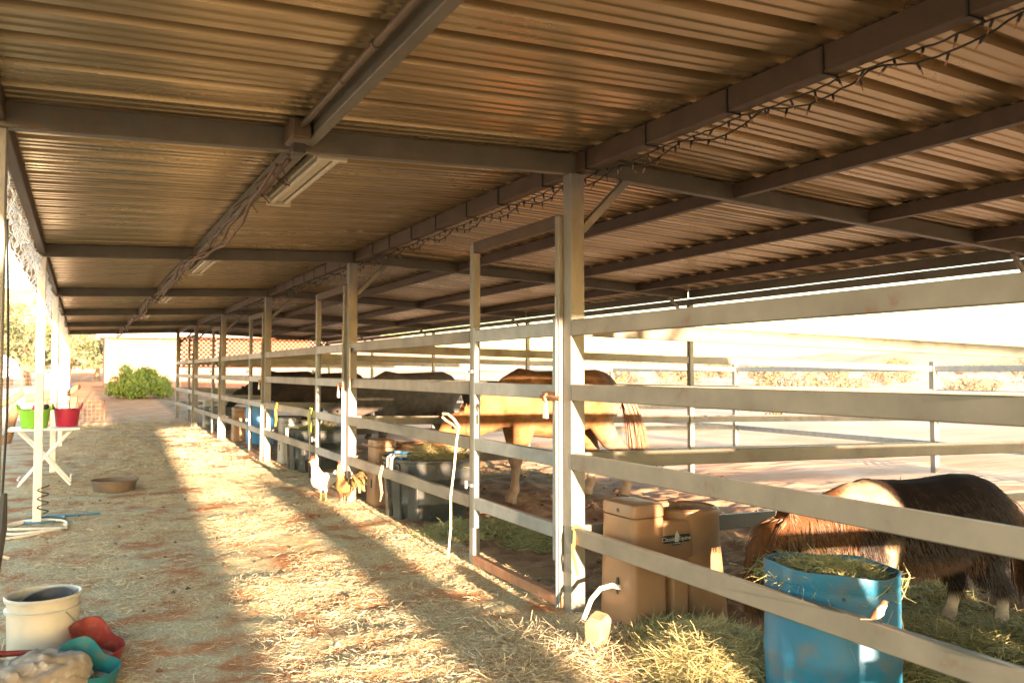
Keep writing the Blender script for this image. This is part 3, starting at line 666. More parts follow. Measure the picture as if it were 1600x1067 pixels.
tank((3.27, 8.25, gzf(3.27, 8.25)-.01), M['dark_plastic'], 'dark grey oval stock tank heaped with hay in front of the roan horse')
heap('tank_hay', 3.38, 8.3, .34, .4, .2, 2200, .26, .005, M['hay_y'], 'yellow green hay heaped in the dark stock tank', zbase=.52)
mb = MB(); mb.lathe([(.09, 0), (.12, .2), (.125, .2), (.11, .19), (.085, .02)], 20); tag(mb.obj('blue_pail', M['blue2'], None, smooth=True, loc=(3.05, 8.5, .44)), 'small blue pail inside the dark stock tank', 'pail')
tank((3.3, 13.1, gzf(3.3, 13.1)-.01), M['dark_plastic'], 'blue grey stock tank in front of the dark grey horse')
heap('tank_hay', 3.3, 13.1, .34, .4, .12, 700, .26, .006, M['hay_g'], 'green hay in the second stock tank', zbase=.55)
tank((3.3, 23.0, gzf(3.3, 23)-.01), M['dark_plastic'], 'dark stock tank in front of the black horse', parts=False)
def barrel(loc, m, label, r=.3, h=.66, tilt=0., seg=48):
    t = empty('feed_barrel', loc, label=label, cat='barrel', group='cut blue feed barrels')
    mb = MB(); mb.lathe([(r*.5, -.02), (r*.93, -.02), (r*.97, .02), (r*.985, h*.3), (r*1.0, h*.33), (r*1.0, h*.4), (r*.985, h*.43), (r*.985, h*.86), (r*.975, h*.88), (r*.985, h*.9), (r*.99, h), (r*.96, h), (r*.955, h*.5), (r*.93, .05), (.001, .05)], seg)
    for i, v in enumerate(mb.v):
        if v[2] > h*.95: mb.v[i] = (v[0], v[1], v[2]+tilt*v[0]+.006*math.sin(math.atan2(v[1], v[0])*5)+.005*math.cos(2*math.atan2(v[1], v[0])))
    mb.obj('body', m, t, smooth=True); return t
b = barrel((3.09, 2.77, gzf(3.1, 2.8)-.005), M['blue'], 'scuffed cut blue plastic barrel full of hay below the pony', .3, .605, -.06)
for a, z in ((4.05, .52), (4.75, .55), (4.4, .42), (5.2, .35)):
    MB().tube([(.292*math.cos(a), .292*math.sin(a), z), (.299*math.cos(a), .299*math.sin(a), z)], .008, 10).obj('bolt_hole', M['black'], b)
heap('barrel_hay', 3.09, 2.8, .27, .27, .075, 1100, .20, .0038, M['hay_g'], 'hay sticking out of the near blue barrel', zbase=.555)
P = np.stack([3.09+.31*np.cos(np.linspace(3.5, 6.1, 14))+rng.normal(0, .004, 14), 2.77+.31*np.sin(np.linspace(3.5, 6.1, 14)), rng.uniform(.36, .56, 14)], -1)
tag(link('dangling_hay', strands('dangling_hay', P, .2, .005, 1.2, M['hay_y'], .6, nseg=3)), 'a few hay stalks dangling down the near blue barrel', 'hay', kind='stuff')
barrel((3.35, 18.0, gzf(3.3, 18)-.01), M['blue2'], 'tall blue barrel in front of the blackish horse', .29, .88, 0, 24)
# ------------------------------------------------------------------ horses
def horse_mesh(p):
    S = p.get('s', 1); F = p.get('fat', 1); LG = p.get('leg', 1); dz = (LG-1)*.72
    mb = MB()
    def T(x, z, a, b, y=0): return (x, y, z+dz, a, b)
    LW = p.get('lw', 1.2)
    def LG_(pts): return [(x, y, z, a*(LW if z < .8 else 1), b*(LW if z < .8 else 1)) for (x, y, z, a, b) in pts]
    fb = p.get('belly', 1)
    mb.loft([T(-.86, 1.25, .05, .05), T(-.82, 1.22, .15, .12), T(-.74, 1.20, .245, .21), T(-.60, 1.175, .325, .275), T(-.42, 1.15, .345*F, .295*F), T(-.18, 1.105, .345*F*fb, .315*F), T(.08, 1.085, .355*F*fb, .315*F), T(.30, 1.10, .375*F, .275*F), T(.46, 1.13, .385, .235*F), T(.60, 1.09, .32, .21*F), T(.70, 1.07, .22, .17), T(.77, 1.05, .10, .09)], 20)
    nk = p.get('neck', [(.36, 1.18, .27, .17), (.56, 1.15, .28, .15), (.78, 1.04, .235, .12), (1.0, .93, .195, .105), (1.16, .86, .16, .09)])
    mb.loft([T(*q) for q in nk], 16)
    hd = p.get('head', [(1.13, .97, .07, .06), (1.19, .92, .13, .09), (1.28, .83, .145, .095), (1.38, .71, .11, .075), (1.46, .60, .085, .06), (1.52, .53, .08, .062), (1.54, .49, .05, .045)])
    mb.loft([T(*q) for q in hd], 16)
    # ears
    ex, ez = p.get('ear', (1.15, 1.01))
    for s in (-1, 1): mb.loft([(ex, s*.055, ez+dz-.03, .035, .03), (ex-.01, s*.07, ez+dz+.05, .035, .02), (ex-.005, s*.075, ez+dz+.13, .006, .006)], 8)
    fo, ho = p.get('stance', ((0, .06), (.12, -.12)))
    K = LG
    for s, q in ((-1, fo[0]), (1, fo[1])):
        y = s*.15; y2 = s*.13
        mb.loft(LG_([(.44, y*.9, 1.08+dz, .20, .09), (.47, y, .92+dz, .15, .085), (.47+q*.2, y, .78*K, .10, .075), (.47+q*.5, y2, .62*K, .072, .06), (.475+q*.8, y2, .49*K, .055, .052), (.475+q*.9, y2, .45*K, .056, .052), (.465+q, y2, .38*K, .04, .036), (.46+q*1.1, y2, .24*K, .035, .03), (.46+q*1.2, y2, .15, .046, .042), (.485+q*1.2, y2, .09, .04, .038), (.505+q*1.2, y2, .055, .052, .05), (.52+q*1.2, y2, .0, .066, .058)]), 12)
    for s, q in ((-1, ho[0]), (1, ho[1])):
        y = s*.15; y2 = s*.13
        mb.loft(LG_([(-.56, y, 1.16+dz, .24, .13), (-.53, y, .98+dz, .21, .12), (-.50+q*.2, y, .82*K, .155, .10), (-.555+q*.5, y2, .66*K, .095, .07), (-.64+q*.8, y2, .55*K, .07, .052), (-.685+q*.9, y2, .485*K, .062, .05), (-.675+q, y2, .41*K, .047, .04), (-.665+q*1.1, y2, .26*K, .039, .033), (-.655+q*1.2, y2, .155, .049, .044), (-.63+q*1.2, y2, .09, .042, .038), (-.61+q*1.2, y2, .055, .053, .05), (-.595+q*1.2, y2, .0, .066, .058)]), 12)
    me = remesh(mb, p.get('voxel', .02), 5)
    return me
def hair(name, roots, dirs, ln, wd, m, parent, grav=.6, nseg=4, jit=.25):
    n = len(roots); roots = np.array(roots, float); dirs = np.array(dirs, float)
    d = dirs+rng.normal(0, jit, (n, 3)); d /= np.linalg.norm(d, axis=1)[:, None]
    L_ = ln*rng.uniform(.6, 1.15, n); side = np.cross(d, [0.3, .9, .2]); side /= np.linalg.norm(side, axis=1)[:, None]+1e-9
    p = roots.copy(); V = []
    for k in range(nseg+1):
        h = wd/2*(1-.75*k/nseg); V += [p-side*h, p+side*h]
        d = d+np.array([0, 0, -grav/nseg]); d /= np.linalg.norm(d, axis=1)[:, None]; p = p+d*(L_/nseg)[:, None]
    V = np.stack(V, 1); q = np.array([[2*k, 2*k+1, 2*k+3, 2*k+2] for k in range(nseg)]); Q = (np.arange(n)*2*(nseg+1))[:, None, None]+q[None]
    return link(name, fastmesh(name, V.reshape(-1, 3), Q.reshape(-1, 4)), m, parent)
def make_horse(loc, rz, base, p, coat, hairmat, label, hairs=1.0, name='horse'):
    S = p.get('s', 1); dz = (p.get('leg', 1)-1)*.72
    t = empty(name, loc, rz, label, 'horse' if name == 'horse' else 'pony'); t.scale = (S, S, S)
    me = base.copy(); paint(me, coat); me.materials.append(M['coat']); body = link('body', me, None, t)
    nk = p.get('neck', [(.36, 1.18, .27, .17), (.56, 1.15, .28, .15), (.78, 1.04, .235, .12), (1.0, .93, .195, .105), (1.16, .86, .16, .09)])
    # mane along the crest
    n = int(500*hairs); rt = []; dr = []
    xs = [q[0] for q in nk]; zs = [q[1]+q[2]*.93+dz for q in nk]
    for i in range(n):
        u = random.uniform(.12, 1); x = xs[0]+(xs[-1]-xs[0])*u; z = np.interp(x, xs, zs) if xs[0] < xs[-1] else zs[0]
        rt.append((x, random.uniform(-.02, .02), z-.012)); dr.append((.1, random.choice((-1, 1, 1))*.9, -.1))
    tag(hair('mane', rt, dr, p.get('mane', .2), .014, hairmat, t, 2.6, jit=.15), kind='stuff')
    n = int(1000*hairs); rt = [(-.86+random.uniform(-.02, .02), random.uniform(-.03, .03), 1.30+dz-random.uniform(0, .09)) for i in range(n)]
    tag(hair('tail', rt, [(-.55, 0, -.35)]*n, p.get('tail', .85), .012, p.get('tailmat', hairmat), t, 2.6, 6, .10), kind='stuff')
    ex, ez = p.get('ear', (1.15, 1.01)); n = int(150*hairs); hx = p.get('fdir', (.6, 0, -.5))
    rt = [(ex+random.uniform(0, .05), random.uniform(-.07, .07), ez+dz-random.uniform(0, .04)) for i in range(n)]
    tag(hair('forelock', rt, [hx]*n, p.get('fore', .2), .018, hairmat, t, 2.4, 5, .16), kind='stuff')
    hd = p.get('head', [(1.13, .97, .07, .06), (1.19, .92, .13, .09), (1.28, .83, .145, .095), (1.38, .71, .11, .075)])
    q = hd[2]
    for s in (-1, 1):
        bm = bmesh.new(); bmesh.ops.create_uvsphere(bm, u_segments=12, v_segments=8, radius=.02); m2 = bpy.data.meshes.new('eye'); bm.to_mesh(m2); bm.free(); m2.shade_smooth()
        link('eye', m2, M['eye'], t, (q[0]+.02, s*q[4-1]*.92, q[1]+dz+.03))
    return t
def mixc(a, b, t): t = np.clip(t, 0, 1)[:, None]; return np.array(a)[None]*(1-t)+np.array(b)[None]*t
def n3(co, f, s): return fbm(co[:, 0]+co[:, 1]*.37, co[:, 2]+co[:, 1]*.61, f, 4, s)
def roan(co):
    c = mixc((.165, .07, .025), (.26, .135, .062), .5+1.3*n3(co, 7, 2))
    c = c*(1-.25*np.clip(n3(co, 2.0, 8)*2, 0, 1))[:, None]
    top = ss(1.36, 1.47, co[:, 2]); c = c*(1-top)[:, None]+np.array((.14, .075, .04))[None]*top[:, None]
    hind = ss(-.45, -.62, co[:, 0]); c = c*(1-hind*.85)[:, None]+mixc((.10, .07, .05), (.21, .16, .12), .5+1.6*n3(co, 9, 7))*(hind*.85)[:, None]
    lo = ss(.62, .35, co[:, 2])*(co[:, 0] < .8); c = c*(1-lo)[:, None]+np.array((.36, .27, .20))[None]*lo[:, None]
    hoof = co[:, 2] < .065; c[hoof] = (.30, .22, .15)
    hd = ss(1.0, 1.15, co[:, 0]); c = c*(1-hd)[:, None]+np.array((.24, .10, .04))[None]*hd[:, None]
    return c
def dark(col, col2):
    def f(co):
        c = mixc(col, col2, .5+1.2*n3(co, 3, 4)); hoof = co[:, 2] < .065; c[hoof] = (.06, .05, .04); return c
    return f
def ponycoat(co):
    c = mixc((.012, .007, .005), (.022, .012, .008), .5+1.3*n3(co, 5, 4))
    x, z = co[:, 0], co[:, 2]
    chest = ss(.60, .72, x+.06*n3(co, 6, 9)); c = c*(1-chest)[:, None]+np.array((.085, .034, .013))[None]*chest[:, None]
    w = ss(.0, .06, 0.165-np.hypot((x-.55)/1.35, (z-1.18)/1.15)+.07*n3(co, 5, 3)+.0)
    w2 = ss(.0, .04, .085-np.abs(x-.42-.02*n3(co, 4, 5)))*ss(.95, .85, z)*ss(.25, .3, x)
    w = np.clip(w+w2, 0, 1); c = c*(1-w)[:, None]+np.array((.26, .20, .135))[None]*w[:, None]
    lo = ss(.34, .24, z)*(x < .9); c = c*(1-lo)[:, None]+np.array((.55, .46, .36))[None]*lo[:, None]
    be = ss(.80, .66, z)*ss(.5, .3, np.abs(x)); c = c*(1-be*.6)[:, None]+np.array((.17, .085, .04))[None]*(be*.6)[:, None]
    hoof = z < .06; c[hoof] = (.26, .2, .14)
    return c
HM = {'dk': mat('dark_mane', (.02, .014, .01), (.04, .026, .018), 20, .6), 'ch': mat('chestnut_tail', (.13, .05, .02), (.26, .12, .05), 25, .55), 'pb': mat('pony_mane', (.03, .015, .008), (.16, .07, .022), 25, .6)}
ph = dict(s=1.06, belly=1.10, lw=1.3, tailmat=HM['ch'], stance=((.0, .10), (.10, -.20)))
hb = horse_mesh(ph)
make_horse((5.20, 8.88, -.055), R(180-3), hb, ph, roan, HM['ch'], 'roan horse with chestnut tail feeding at the dark tank')
ph2 = dict(ph); ph2['tailmat'] = HM['dk']; ph2['s'] = 1.04
make_horse((5.15, 13.75, -.055), R(180), hb, ph2, dark((.065, .056, .047), (.105, .09, .076)), HM['dk'], 'dark grey horse standing in the stall beyond the roan horse', .5)
ph3 = dict(ph2); ph3['s'] = 1.03
make_horse((5.0, 18.7, -.05), R(178), hb, ph3, dark((.030, .022, .017), (.045, .03, .022)), HM['dk'], 'blackish brown horse feeding in the stall with the blue barrel', .4)
ph4 = dict(ph2); ph4['s'] = 1.05
make_horse((5.1, 23.5, -.05), R(183), hb, ph4, dark((.016, .014, .013), (.026, .022, .02)), HM['dk'], 'black horse in the farthest occupied stall', .4)
pp = dict(s=.73, fat=1.05, belly=1.06, leg=.80, neck=[(.34, 1.20, .28, .20), (.58, 1.20, .29, .17), (.82, 1.15, .25, .145), (1.04, 1.10, .21, .12), (1.2, 1.07, .17, .10)],
          head=[(1.16, 1.17, .09, .08), (1.24, 1.10, .15, .11), (1.30, .98, .16, .115), (1.35, .82, .125, .09), (1.38, .68, .095, .075), (1.39, .58, .085, .07), (1.39, .53, .05, .045)],
          ear=(1.16, 1.24), fore=.40, fdir=(.5, 0, -.15), mane=.30, stance=((.02, .12), (.16, -.04)), tail=.9, voxel=.022)
pb = horse_mesh(pp)
pony = make_horse((4.28, 3.22, -.04), R(174), pb, pp, ponycoat, HM['pb'], 'small dark brown and white pony nosing at the blue barrel', 1.5, 'pony')
pony.scale = (.80, .73, .69)
# shaggy winter coat on the dark areas
n_ = len(pb.vertices); co = np.empty(n_*3); pb.vertices.foreach_get('co', co); co = co.reshape(-1, 3); no = np.empty(n_*3); pb.vertices.foreach_get('normal', no); no = no.reshape(-1, 3)
cc = ponycoat(co); ok = np.where((cc[:, 0] < .2) & (co[:, 2] > .12))[0]
for nm, sel, m_ in (('coat_hair', ok[cc[ok, 0] < .06], HM['dk']), ('coat_hair', ok[cc[ok, 0] >= .06], HM['pb'])):
    pk = sel[rng.integers(0, len(sel), 9000 if m_ is HM['dk'] else 5000)]
    tag(hair(nm, co[pk]-no[pk]*.004, no[pk]*.55+np.array([-.35, 0, -.75]), .075, .006, m_, pony, .8, 2, .18), kind='stuff')

# ------------------------------------------------------------------ chickens and small bird
def bird_mesh(kind):
    mb = MB()
    mb.loft([(-.20, 0, .30, .025, .02), (-.15, 0, .29, .07, .06), (-.05, 0, .265, .105, .09), (.05, 0, .26, .115, .098), (.12, 0, .285, .095, .082), (.17, 0, .32, .05, .045)], 14)
    mb.loft([(.07, 0, .29, .10, .08), (.125, 0, .38, .072, .062), (.15, 0, .45, .05, .044), (.165, 0, .50, .038, .034), (.185, 0, .53, .034, .030), (.21, 0, .535, .018, .016)], 12)
    for s in (-1, 1): mb.loft([(.0, s*.05, .22, .05, .045), (.01, s*.05, .15, .028, .026), (.01, s*.05, .11, .014, .014)], 8)
    for s in (-1, 1): mb.loft([(.10, s*.075, .31, .05, .02), (.0, s*.10, .28, .075, .018), (-.10, s*.085, .27, .05, .014), (-.18, s*.05, .28, .015, .01)], 10)
    return remesh(mb, .011, 3)
bmesh_ = bird_mesh(0)
def chicken(loc, rz, sc, coat, label, tail_col, sickle):
    t = empty('chicken', loc, rz, label, 'chicken', 'chickens by the fence'); t.scale = (sc,)*3
    me = bmesh_.copy(); paint(me, coat); me.materials.append(M['feather']); link('body', me, None, t)
    mb = MB(); sup(mb, [(-.006, .18, 0, .02, .028, 2), (.006, .18, 0, .02, .028, 2)], 12); 
    pr = [(.145, .545), (.15, .59), (.165, .565), (.175, .60), (.188, .57), (.20, .595), (.208, .565), (.215, .545), (.18, .54)]
    mb = MB(); n = len(pr); mb.add([(x, -.005, z) for x, z in pr]+[(x, .005, z) for x, z in pr], [tuple(range(n)), tuple(range(n, 2*n))[::-1]]+[(i, n+i, n+(i+1) % n, (i+1) % n) for i in range(n)]); mb.obj('comb', M['comb'], t)
    for s in (-1, 1): MB().loft([(.19, s*.012, .525, .012, .008), (.195, s*.013, .495, .02, .008), (.195, s*.013, .472, .006, .004)], 8).obj('wattle', M['comb'], t, smooth=True)
    MB().tube([(.2, 0, .533), (.245, 0, .522)], [.012, .002], 8).obj('beak', M['beak'], t, smooth=True)
    for s in (-1, 1):
        mb = MB(); mb.tube([(.01, s*.05, .13), (.0, s*.05, .06), (.015, s*.05, .005)], [.009, .007, .008], 7)
        for a in (-.5, 0, .5, 3.14): mb.tube([(.015, s*.05, .008), (.015+.05*math.cos(a), s*.05+.05*math.sin(a), .004)], [.006, .003], 5)
        mb.obj('leg', M['beak'], t, smooth=True)
        bm = bmesh.new(); bmesh.ops.create_uvsphere(bm, u_segments=8, v_segments=6, radius=.006); m2 = bpy.data.meshes.new('eye'); bm.to_mesh(m2); bm.free()
        link('eye', m2, M['eye'], t, (.192, s*.027, .538))
    mb = MB(); nn = 26 if sickle else 9
    for i in range(nn):
        s = random.uniform(-1, 1); L_ = random.uniform(.3, .46) if sickle else random.uniform(.12, .17); a0 = random.uniform(.7, 1.5) if sickle else random.uniform(.3, .8)
        p = Vector((-.17, s*.03, .31)); pts = [p.copy()]
        for k in range(6):
            a = a0-(k*.42 if sickle else k*.06); p = p+Vector((-math.cos(a), s*.12, math.sin(a)))*L_/6; pts.append(p.copy())
        vv = []; ff = []
        for k, q in enumerate(pts):
            h = .016*math.sin(math.pi*(k+.8)/7.2)+.003; vv += [q+Vector((0, -h, h*.6)), q+Vector((0, h, -h*.6))]
        for k in range(6): ff.append((2*k, 2*k+1, 2*k+3, 2*k+2))
        mb.add(vv, ff)
    mb.obj('tail_feathers', tail_col, t)
    return t
def whitec(co): return mixc((.80, .77, .72), (.70, .66, .58), .5+n3(co, 12, 4))
def goldc(co):
    c = mixc((.10, .055, .03), (.35, .20, .07), .5+2.0*n3(co, 14, 4)); nk = ss(.36, .44, co[:, 2]); c = c*(1-nk)[:, None]+np.array((.55, .33, .12))[None]*nk[:, None]; return c
chicken((2.52, 9.62, gzf(2.52, 9.6)), R(205), .9, whitec, 'white hen with red comb standing by the second gate post', M['white_paint'], False)
chicken((2.60, 9.02, gzf(2.6, 9.02)), R(100), .82, goldc, 'brown gold rooster with dark arched tail behind the white hen', mat('dark_tail', (.03, .03, .025), (.30, .19, .06), 18, .5), True)
t = empty('sparrow', (2.74, 2.22, .537), R(-35), 'tiny brown and cream bird perched on the lowest rail by the blue barrel', 'bird')
mb = MB(); mb.loft([(-.036, 0, .014, .006, .008), (-.018, 0, .028, .017, .017), (-.002, 0, .043, .020, .019), (.007, 0, .058, .0135, .013), (.011, 0, .069, .0155, .015), (.018, 0, .078, .014, .013), (.026, 0, .081, .006, .006)], 12)
me = remesh(mb, .003, 2); paint(me, lambda co: mixc((.62, .52, .40), (.16, .09, .05), ss(.064, .074, co[:, 2])+ss(-.005, -.02, co[:, 0]))); me.materials.append(M['feather']); link('body', me, None, t)
MB().tube([(.024, 0, .081), (.044, 0, .077)], [.0045, .001], 6).obj('beak', M['black'], t, smooth=True)
MB().box(-.075, -.03, -.008, .008, .012, .016).obj('tail', M['rubber_dusty'], t)
for s in (-1, 1): MB().tube([(0, s*.008, .025), (.003, s*.008, .0)], .0015, 5).obj('leg', M['black'], t)

# ------------------------------------------------------------------ aisle clutter
gb = gzf(-.18, 5.05)
t = empty('feed_bucket', (-.155, 5.02, gb-.01), label='dirty cream bucket holding a black rubber pan beside the scoops', cat='bucket')
mb = MB(); mb.lathe([(.001, .0), (.146, .0), (.150, .01), (.157, .26), (.157, .275), (.166, .278), (.168, .292), (.156, .297), (.157, .335), (.168, .338), (.170, .352), (.164, .36), (.155, .355), (.154, .3), (.146, .03), (.001, .03)], 48); mb.obj('body', M['cream'], t, smooth=True)
pts = [(.17*math.cos(a), .17*math.sin(a)-.0, .285-.14*math.sin((a+.95)/(2.2)*math.pi)) for a in np.linspace(-.95, 1.25, 22)]
MB().tube(pts, .004, 6).obj('handle', M['gate'], t, smooth=True)
t.scale = (1.07, 1.07, 1.0)
t = empty('rubber_pan', (-.135, 5.02, gb+.26), label='black rubber pan tilted inside the cream bucket', cat='pan'); t.rotation_euler = (R(10), R(-9), 0)
mb = MB(); mb.lathe([(.001, .0), (.10, .0), (.118, .05), (.126, .055), (.126, .063), (.116, .063), (.097, .012), (.001, .012)], 36); mb.obj('body', M['rubber'], t, smooth=True)
def scoop(loc, rot, m, label):
    t = empty('feed_scoop', loc, label=label, cat='scoop'); t.rotation_euler = rot; t.scale = (.92, .92, .92)
    # wide flat-backed scoop: high curved back, low sides running out to a pointed front
    n = 36; out = []; inn = []; bo = []; bi = []
    def ring(sc, off):
        o = []
        for k in range(n):
            th = 2*math.pi*k/n; c, s_ = math.cos(th), math.sin(th)
            x = .15*sc*math.copysign(abs(c)**.8, c); y = .115*sc*math.copysign(abs(s_)**.75, s_)
            o.append((x, y))
        return o
    def hz(x): u = np.clip((x+.15)/.3, 0, 1); return .095+.10*(1-ss(.15, .55, u))
    for (x, y) in ring(1, 0): out.append((x, y, hz(x)))
    for (x, y) in ring(.955, 0): inn.append((x, y, hz(x)))
    for (x, y) in ring(.80, 0): bo.append((x, y, 0))
    for (x, y) in ring(.76, 0): bi.append((x, y, .008))
    V = bo+out+inn+bi; F = []
    for a in range(3):
        for k in range(n): F.append((a*n+k, a*n+(k+1) % n, (a+1)*n+(k+1) % n, (a+1)*n+k))
    F.append(tuple(range(n))[::-1]); F.append(tuple(3*n+k for k in range(n)))
    MB().add(V, F).obj('body', m, t, smooth=True)
    mb = MB(); sup(mb, [(.010, .0, 0, .10, .075, 3), (.022, .0, 0, .095, .07, 3)], 24); mb.obj('feed_dust', M['sack'], t, smooth=True)
    MB().tube([(-.10, 0, .02), (-.085, 0, .07), (-.03, 0, .088), (.0, 0, .05), (.005, 0, .02)], .017, 10).obj('handle', M['cream'] if m is M['teal'] else m, t, smooth=True)
    return t
scoop((.065, 4.52, gzf(.05, 4.5)+.005), (R(10), R(5), R(-40)), M['teal'], 'teal plastic feed scoop lying in front of the red scoop')
scoop((.10, 4.86, gzf(.1, 4.85)+.005), (R(10), R(8), R(-48)), M['red'], 'dusty red plastic feed scoop tucked behind the teal scoop')
# feed sack
mb = MB()
V = []; F = []; nu, nv = 90, 60
for j in range(nv):
    for i in range(nu):
        th = 2*math.pi*i/nu; ph_ = math.pi*(j/(nv-1)-.5)
        c = math.cos(ph_)**.6; x = .33*c*math.copysign(abs(math.cos(th))**.7, math.cos(th)); y_ = .25*c*math.copysign(abs(math.sin(th))**.7, math.sin(th)); z = .105*math.sin(ph_)+.09
        wv = fbm(np.array([x*1+.3]), np.array([y_+z*2]), 6, 3, 3)[0]; wv2 = fbm(np.array([x*3+4]), np.array([y_*2+z*5]), 5, 3, 6)[0]
        wr = fbm(np.array([x*9+z*4]), np.array([y_*5-x*3]), 3, 4, 12)[0]
        V.append((x*(1+.07*wv), y_*(1+.08*wv), max(z*(1+.10*wv2)+.03*wv+.022*wr*(z > .03), -.005)))
for j in range(nv-1):
    for i in range(nu): F.append((j*nu+i, j*nu+(i+1) % nu, (j+1)*nu+(i+1) % nu, (j+1)*nu+i))
t = empty('feed_sack', (-.27, 4.40, gzf(-.2, 4.4)), R(35), label='crumpled dusty feed sack slumped before the cream bucket', cat='sack')
t.scale = (1.08, .95, .95)
MB().add(V, F).obj('body', M['sack'], t, smooth=True)
mb = MB(); mb.tube([(-.26, .16, .155), (-.1, .22, .18), (.06, .215, .185), (.2, .15, .16), (.29, .05, .10)], [.012, .016, .016, .014, .01], 8); mb.obj('red_hem', M['red'], t, smooth=True)
# ground pan
t = empty('ground_pan', (.40, 11.75, gzf(.4, 11.75)-.01), label='dusty brown rubber feed pan on the aisle floor', cat='pan')
mb = MB(); mb.lathe([(.001, 0), (.225, 0), (.235, .01), (.262, .13), (.278, .135), (.278, .15), (.262, .152), (.235, .03), (.001, .025)], 40); mb.obj('body', M['rubber_dusty'], t, smooth=True)
# folding table
t = empty('folding_table', (-.40, 12.6, gzf(-.4, 12.6)), label='white folding table holding the two coloured baskets', cat='table')
MB().box(-.43, .40, -.28, .28, .722, .755).obj('top', M['white_paint'], t, bevel=.012)
for y_ in (-.2, .2):
    for (xa, xb) in ((-.30, .30), (.30, -.30)):
        o = MB().tube([(xa*1.0, y_+(.02 if xa > 0 else -.02), .715), (xa*.1+xb*.1, y_+(.02 if xa > 0 else -.02), .38), (xb, y_+(.02 if xa > 0 else -.02), .01)], .017, 8).obj('leg', M['white_paint'], t, smooth=True)
MB().tube([(.30, -.2, .10), (.30, .2, .10)], .011, 8).obj('stretcher', M['white_paint'], t); MB().tube([(-.30, -.2, .10), (-.30, .2, .10)], .011, 8).obj('stretcher', M['white_paint'], t)
def basket(loc, m, label, r=.19, h=.24):
    t = empty('basket', loc, label=label, cat='basket', group='plastic tubs on the folding table')
    mb = MB(); mb.lathe([(.001, 0), (r*.76, 0), (r*.80, .01), (r*.98, h-.02), (r*1.03, h-.015), (r*1.03, h), (r*.96, h), (r*.77, .015), (.001, .012)], 40)
    for i, v in enumerate(mb.v):
        if v[2] > h-.03:
            a = math.atan2(v[1], v[0]); mb.v[i] = (v[0], v[1], v[2]+.05*max(0, math.cos(2*a))**3)
    mb.obj('tub', m, t, smooth=True)
    for s in (-1, 1): MB().tube([(s*r*1.0, -.07, h-.005), (s*r*1.05, -.045, h+.05), (s*r*1.06, 0, h+.065), (s*r*1.05, .045, h+.05), (s*r*1.0, .07, h-.005)], .012, 8).obj('handle', m, t, smooth=True)
    return t
zt = gzf(-.4, 12.6)+.757
basket((-.53, 12.5, zt), M['green_b'], 'lime green plastic tub on the white folding table')
basket((-.16, 12.7, zt), M['pink_b'], 'crimson pink plastic tub on the white folding table', .165, .235)
for (x, y_, m, l) in ((-.56, 12.52, M['pink_b'], 'pink cloth poking out of the green tub'), (-.45, 12.47, M['black'], 'black brush standing in the green tub')):
    mb = MB(); mb.tube([(0, 0, .05), (.02, 0, .2), (.05, .02, .27), (.07, .02, .30)], [.03, .04, .045, .02], 10); tag(mb.obj('grooming_cloth' if m is M['pink_b'] else 'grooming_brush', m, None, smooth=True, loc=(x, y_, zt)), l, 'cloth' if m is M['pink_b'] else 'brush')
# hoses at the left post
def coil(cx, cy, r0, turns, m, name, label, tail):
    pts = []
    for i in range(int(turns*26)):
        a = i*2*math.pi/26; rr = r0*(1+.12*math.sin(a*2.3)+.05*math.sin(i*.13)); x, y_ = cx+rr*math.cos(a), cy+rr*1.5*math.sin(a); pts.append((x, y_, gzf(x, y_)+.02+.012*int(a/6.28)))
    for q in tail: pts.append((q[0], q[1], gzf(q[0], q[1])+.018+(q[2] if len(q) > 2 else 0)))
    tag(MB().tube(pts, .012, 8).obj(name, m, None, smooth=True), label, 'hose')
coil(-.36, 9.15, .24, 1.6, M['hose_w'], 'hose', 'loose coil of white hose at the foot of the left white post', [(-.1, 9.0), (-.4, 8.7), (-.8, 8.6)])
coil(-.30, 9.55, .16, 1.3, M['hose_b'], 'hose', 'thin dark blue hose by the left white post', [(-.05, 9.7), (.2, 9.72)])
mb = MB(); pts = [(-.31+.05*math.sin(i*.9), 9.33+.02*math.cos(i*.9), .12+.012*i) for i in range(24)]; mb.tube(pts, .006, 6); tag(mb.obj('cable_loop', M['wire_dark'], None, smooth=True), 'dark cable looped on the left white post', 'cable')
# lead rope, chain on the near left post
mb = MB(); mb.tube([(-.315, 4.45, 2.2), (-.305, 4.44, 1.9), (-.30, 4.45, 1.62)], .006, 6); mb.tube([(-.30, 4.45, 1.62), (-.297, 4.44, 1.3), (-.31, 4.43, .9), (-.33, 4.42, .55)], .006, 6)
tag(mb.obj('lead_rope', M['wire_dark'], None, smooth=True), 'dark lead rope hanging down the nearest left post', 'rope')
t = empty('hanging_strap', (-.33, 4.42, .5), label='black webbing strap with a metal clip below the lead rope', cat='strap')
MB().tube([(.03, .0, .45), (.025, -.01, .3), (.0, -.02, .12), (-.02, -.01, -.02)], [.012, .02, .024, .02], 8).obj('webbing', M['black'], t, smooth=True)
MB().tube([(.03, -.02, .17), (.055, -.02, .16)], .007, 6).obj('clip', M['metal_white'], t, smooth=True)
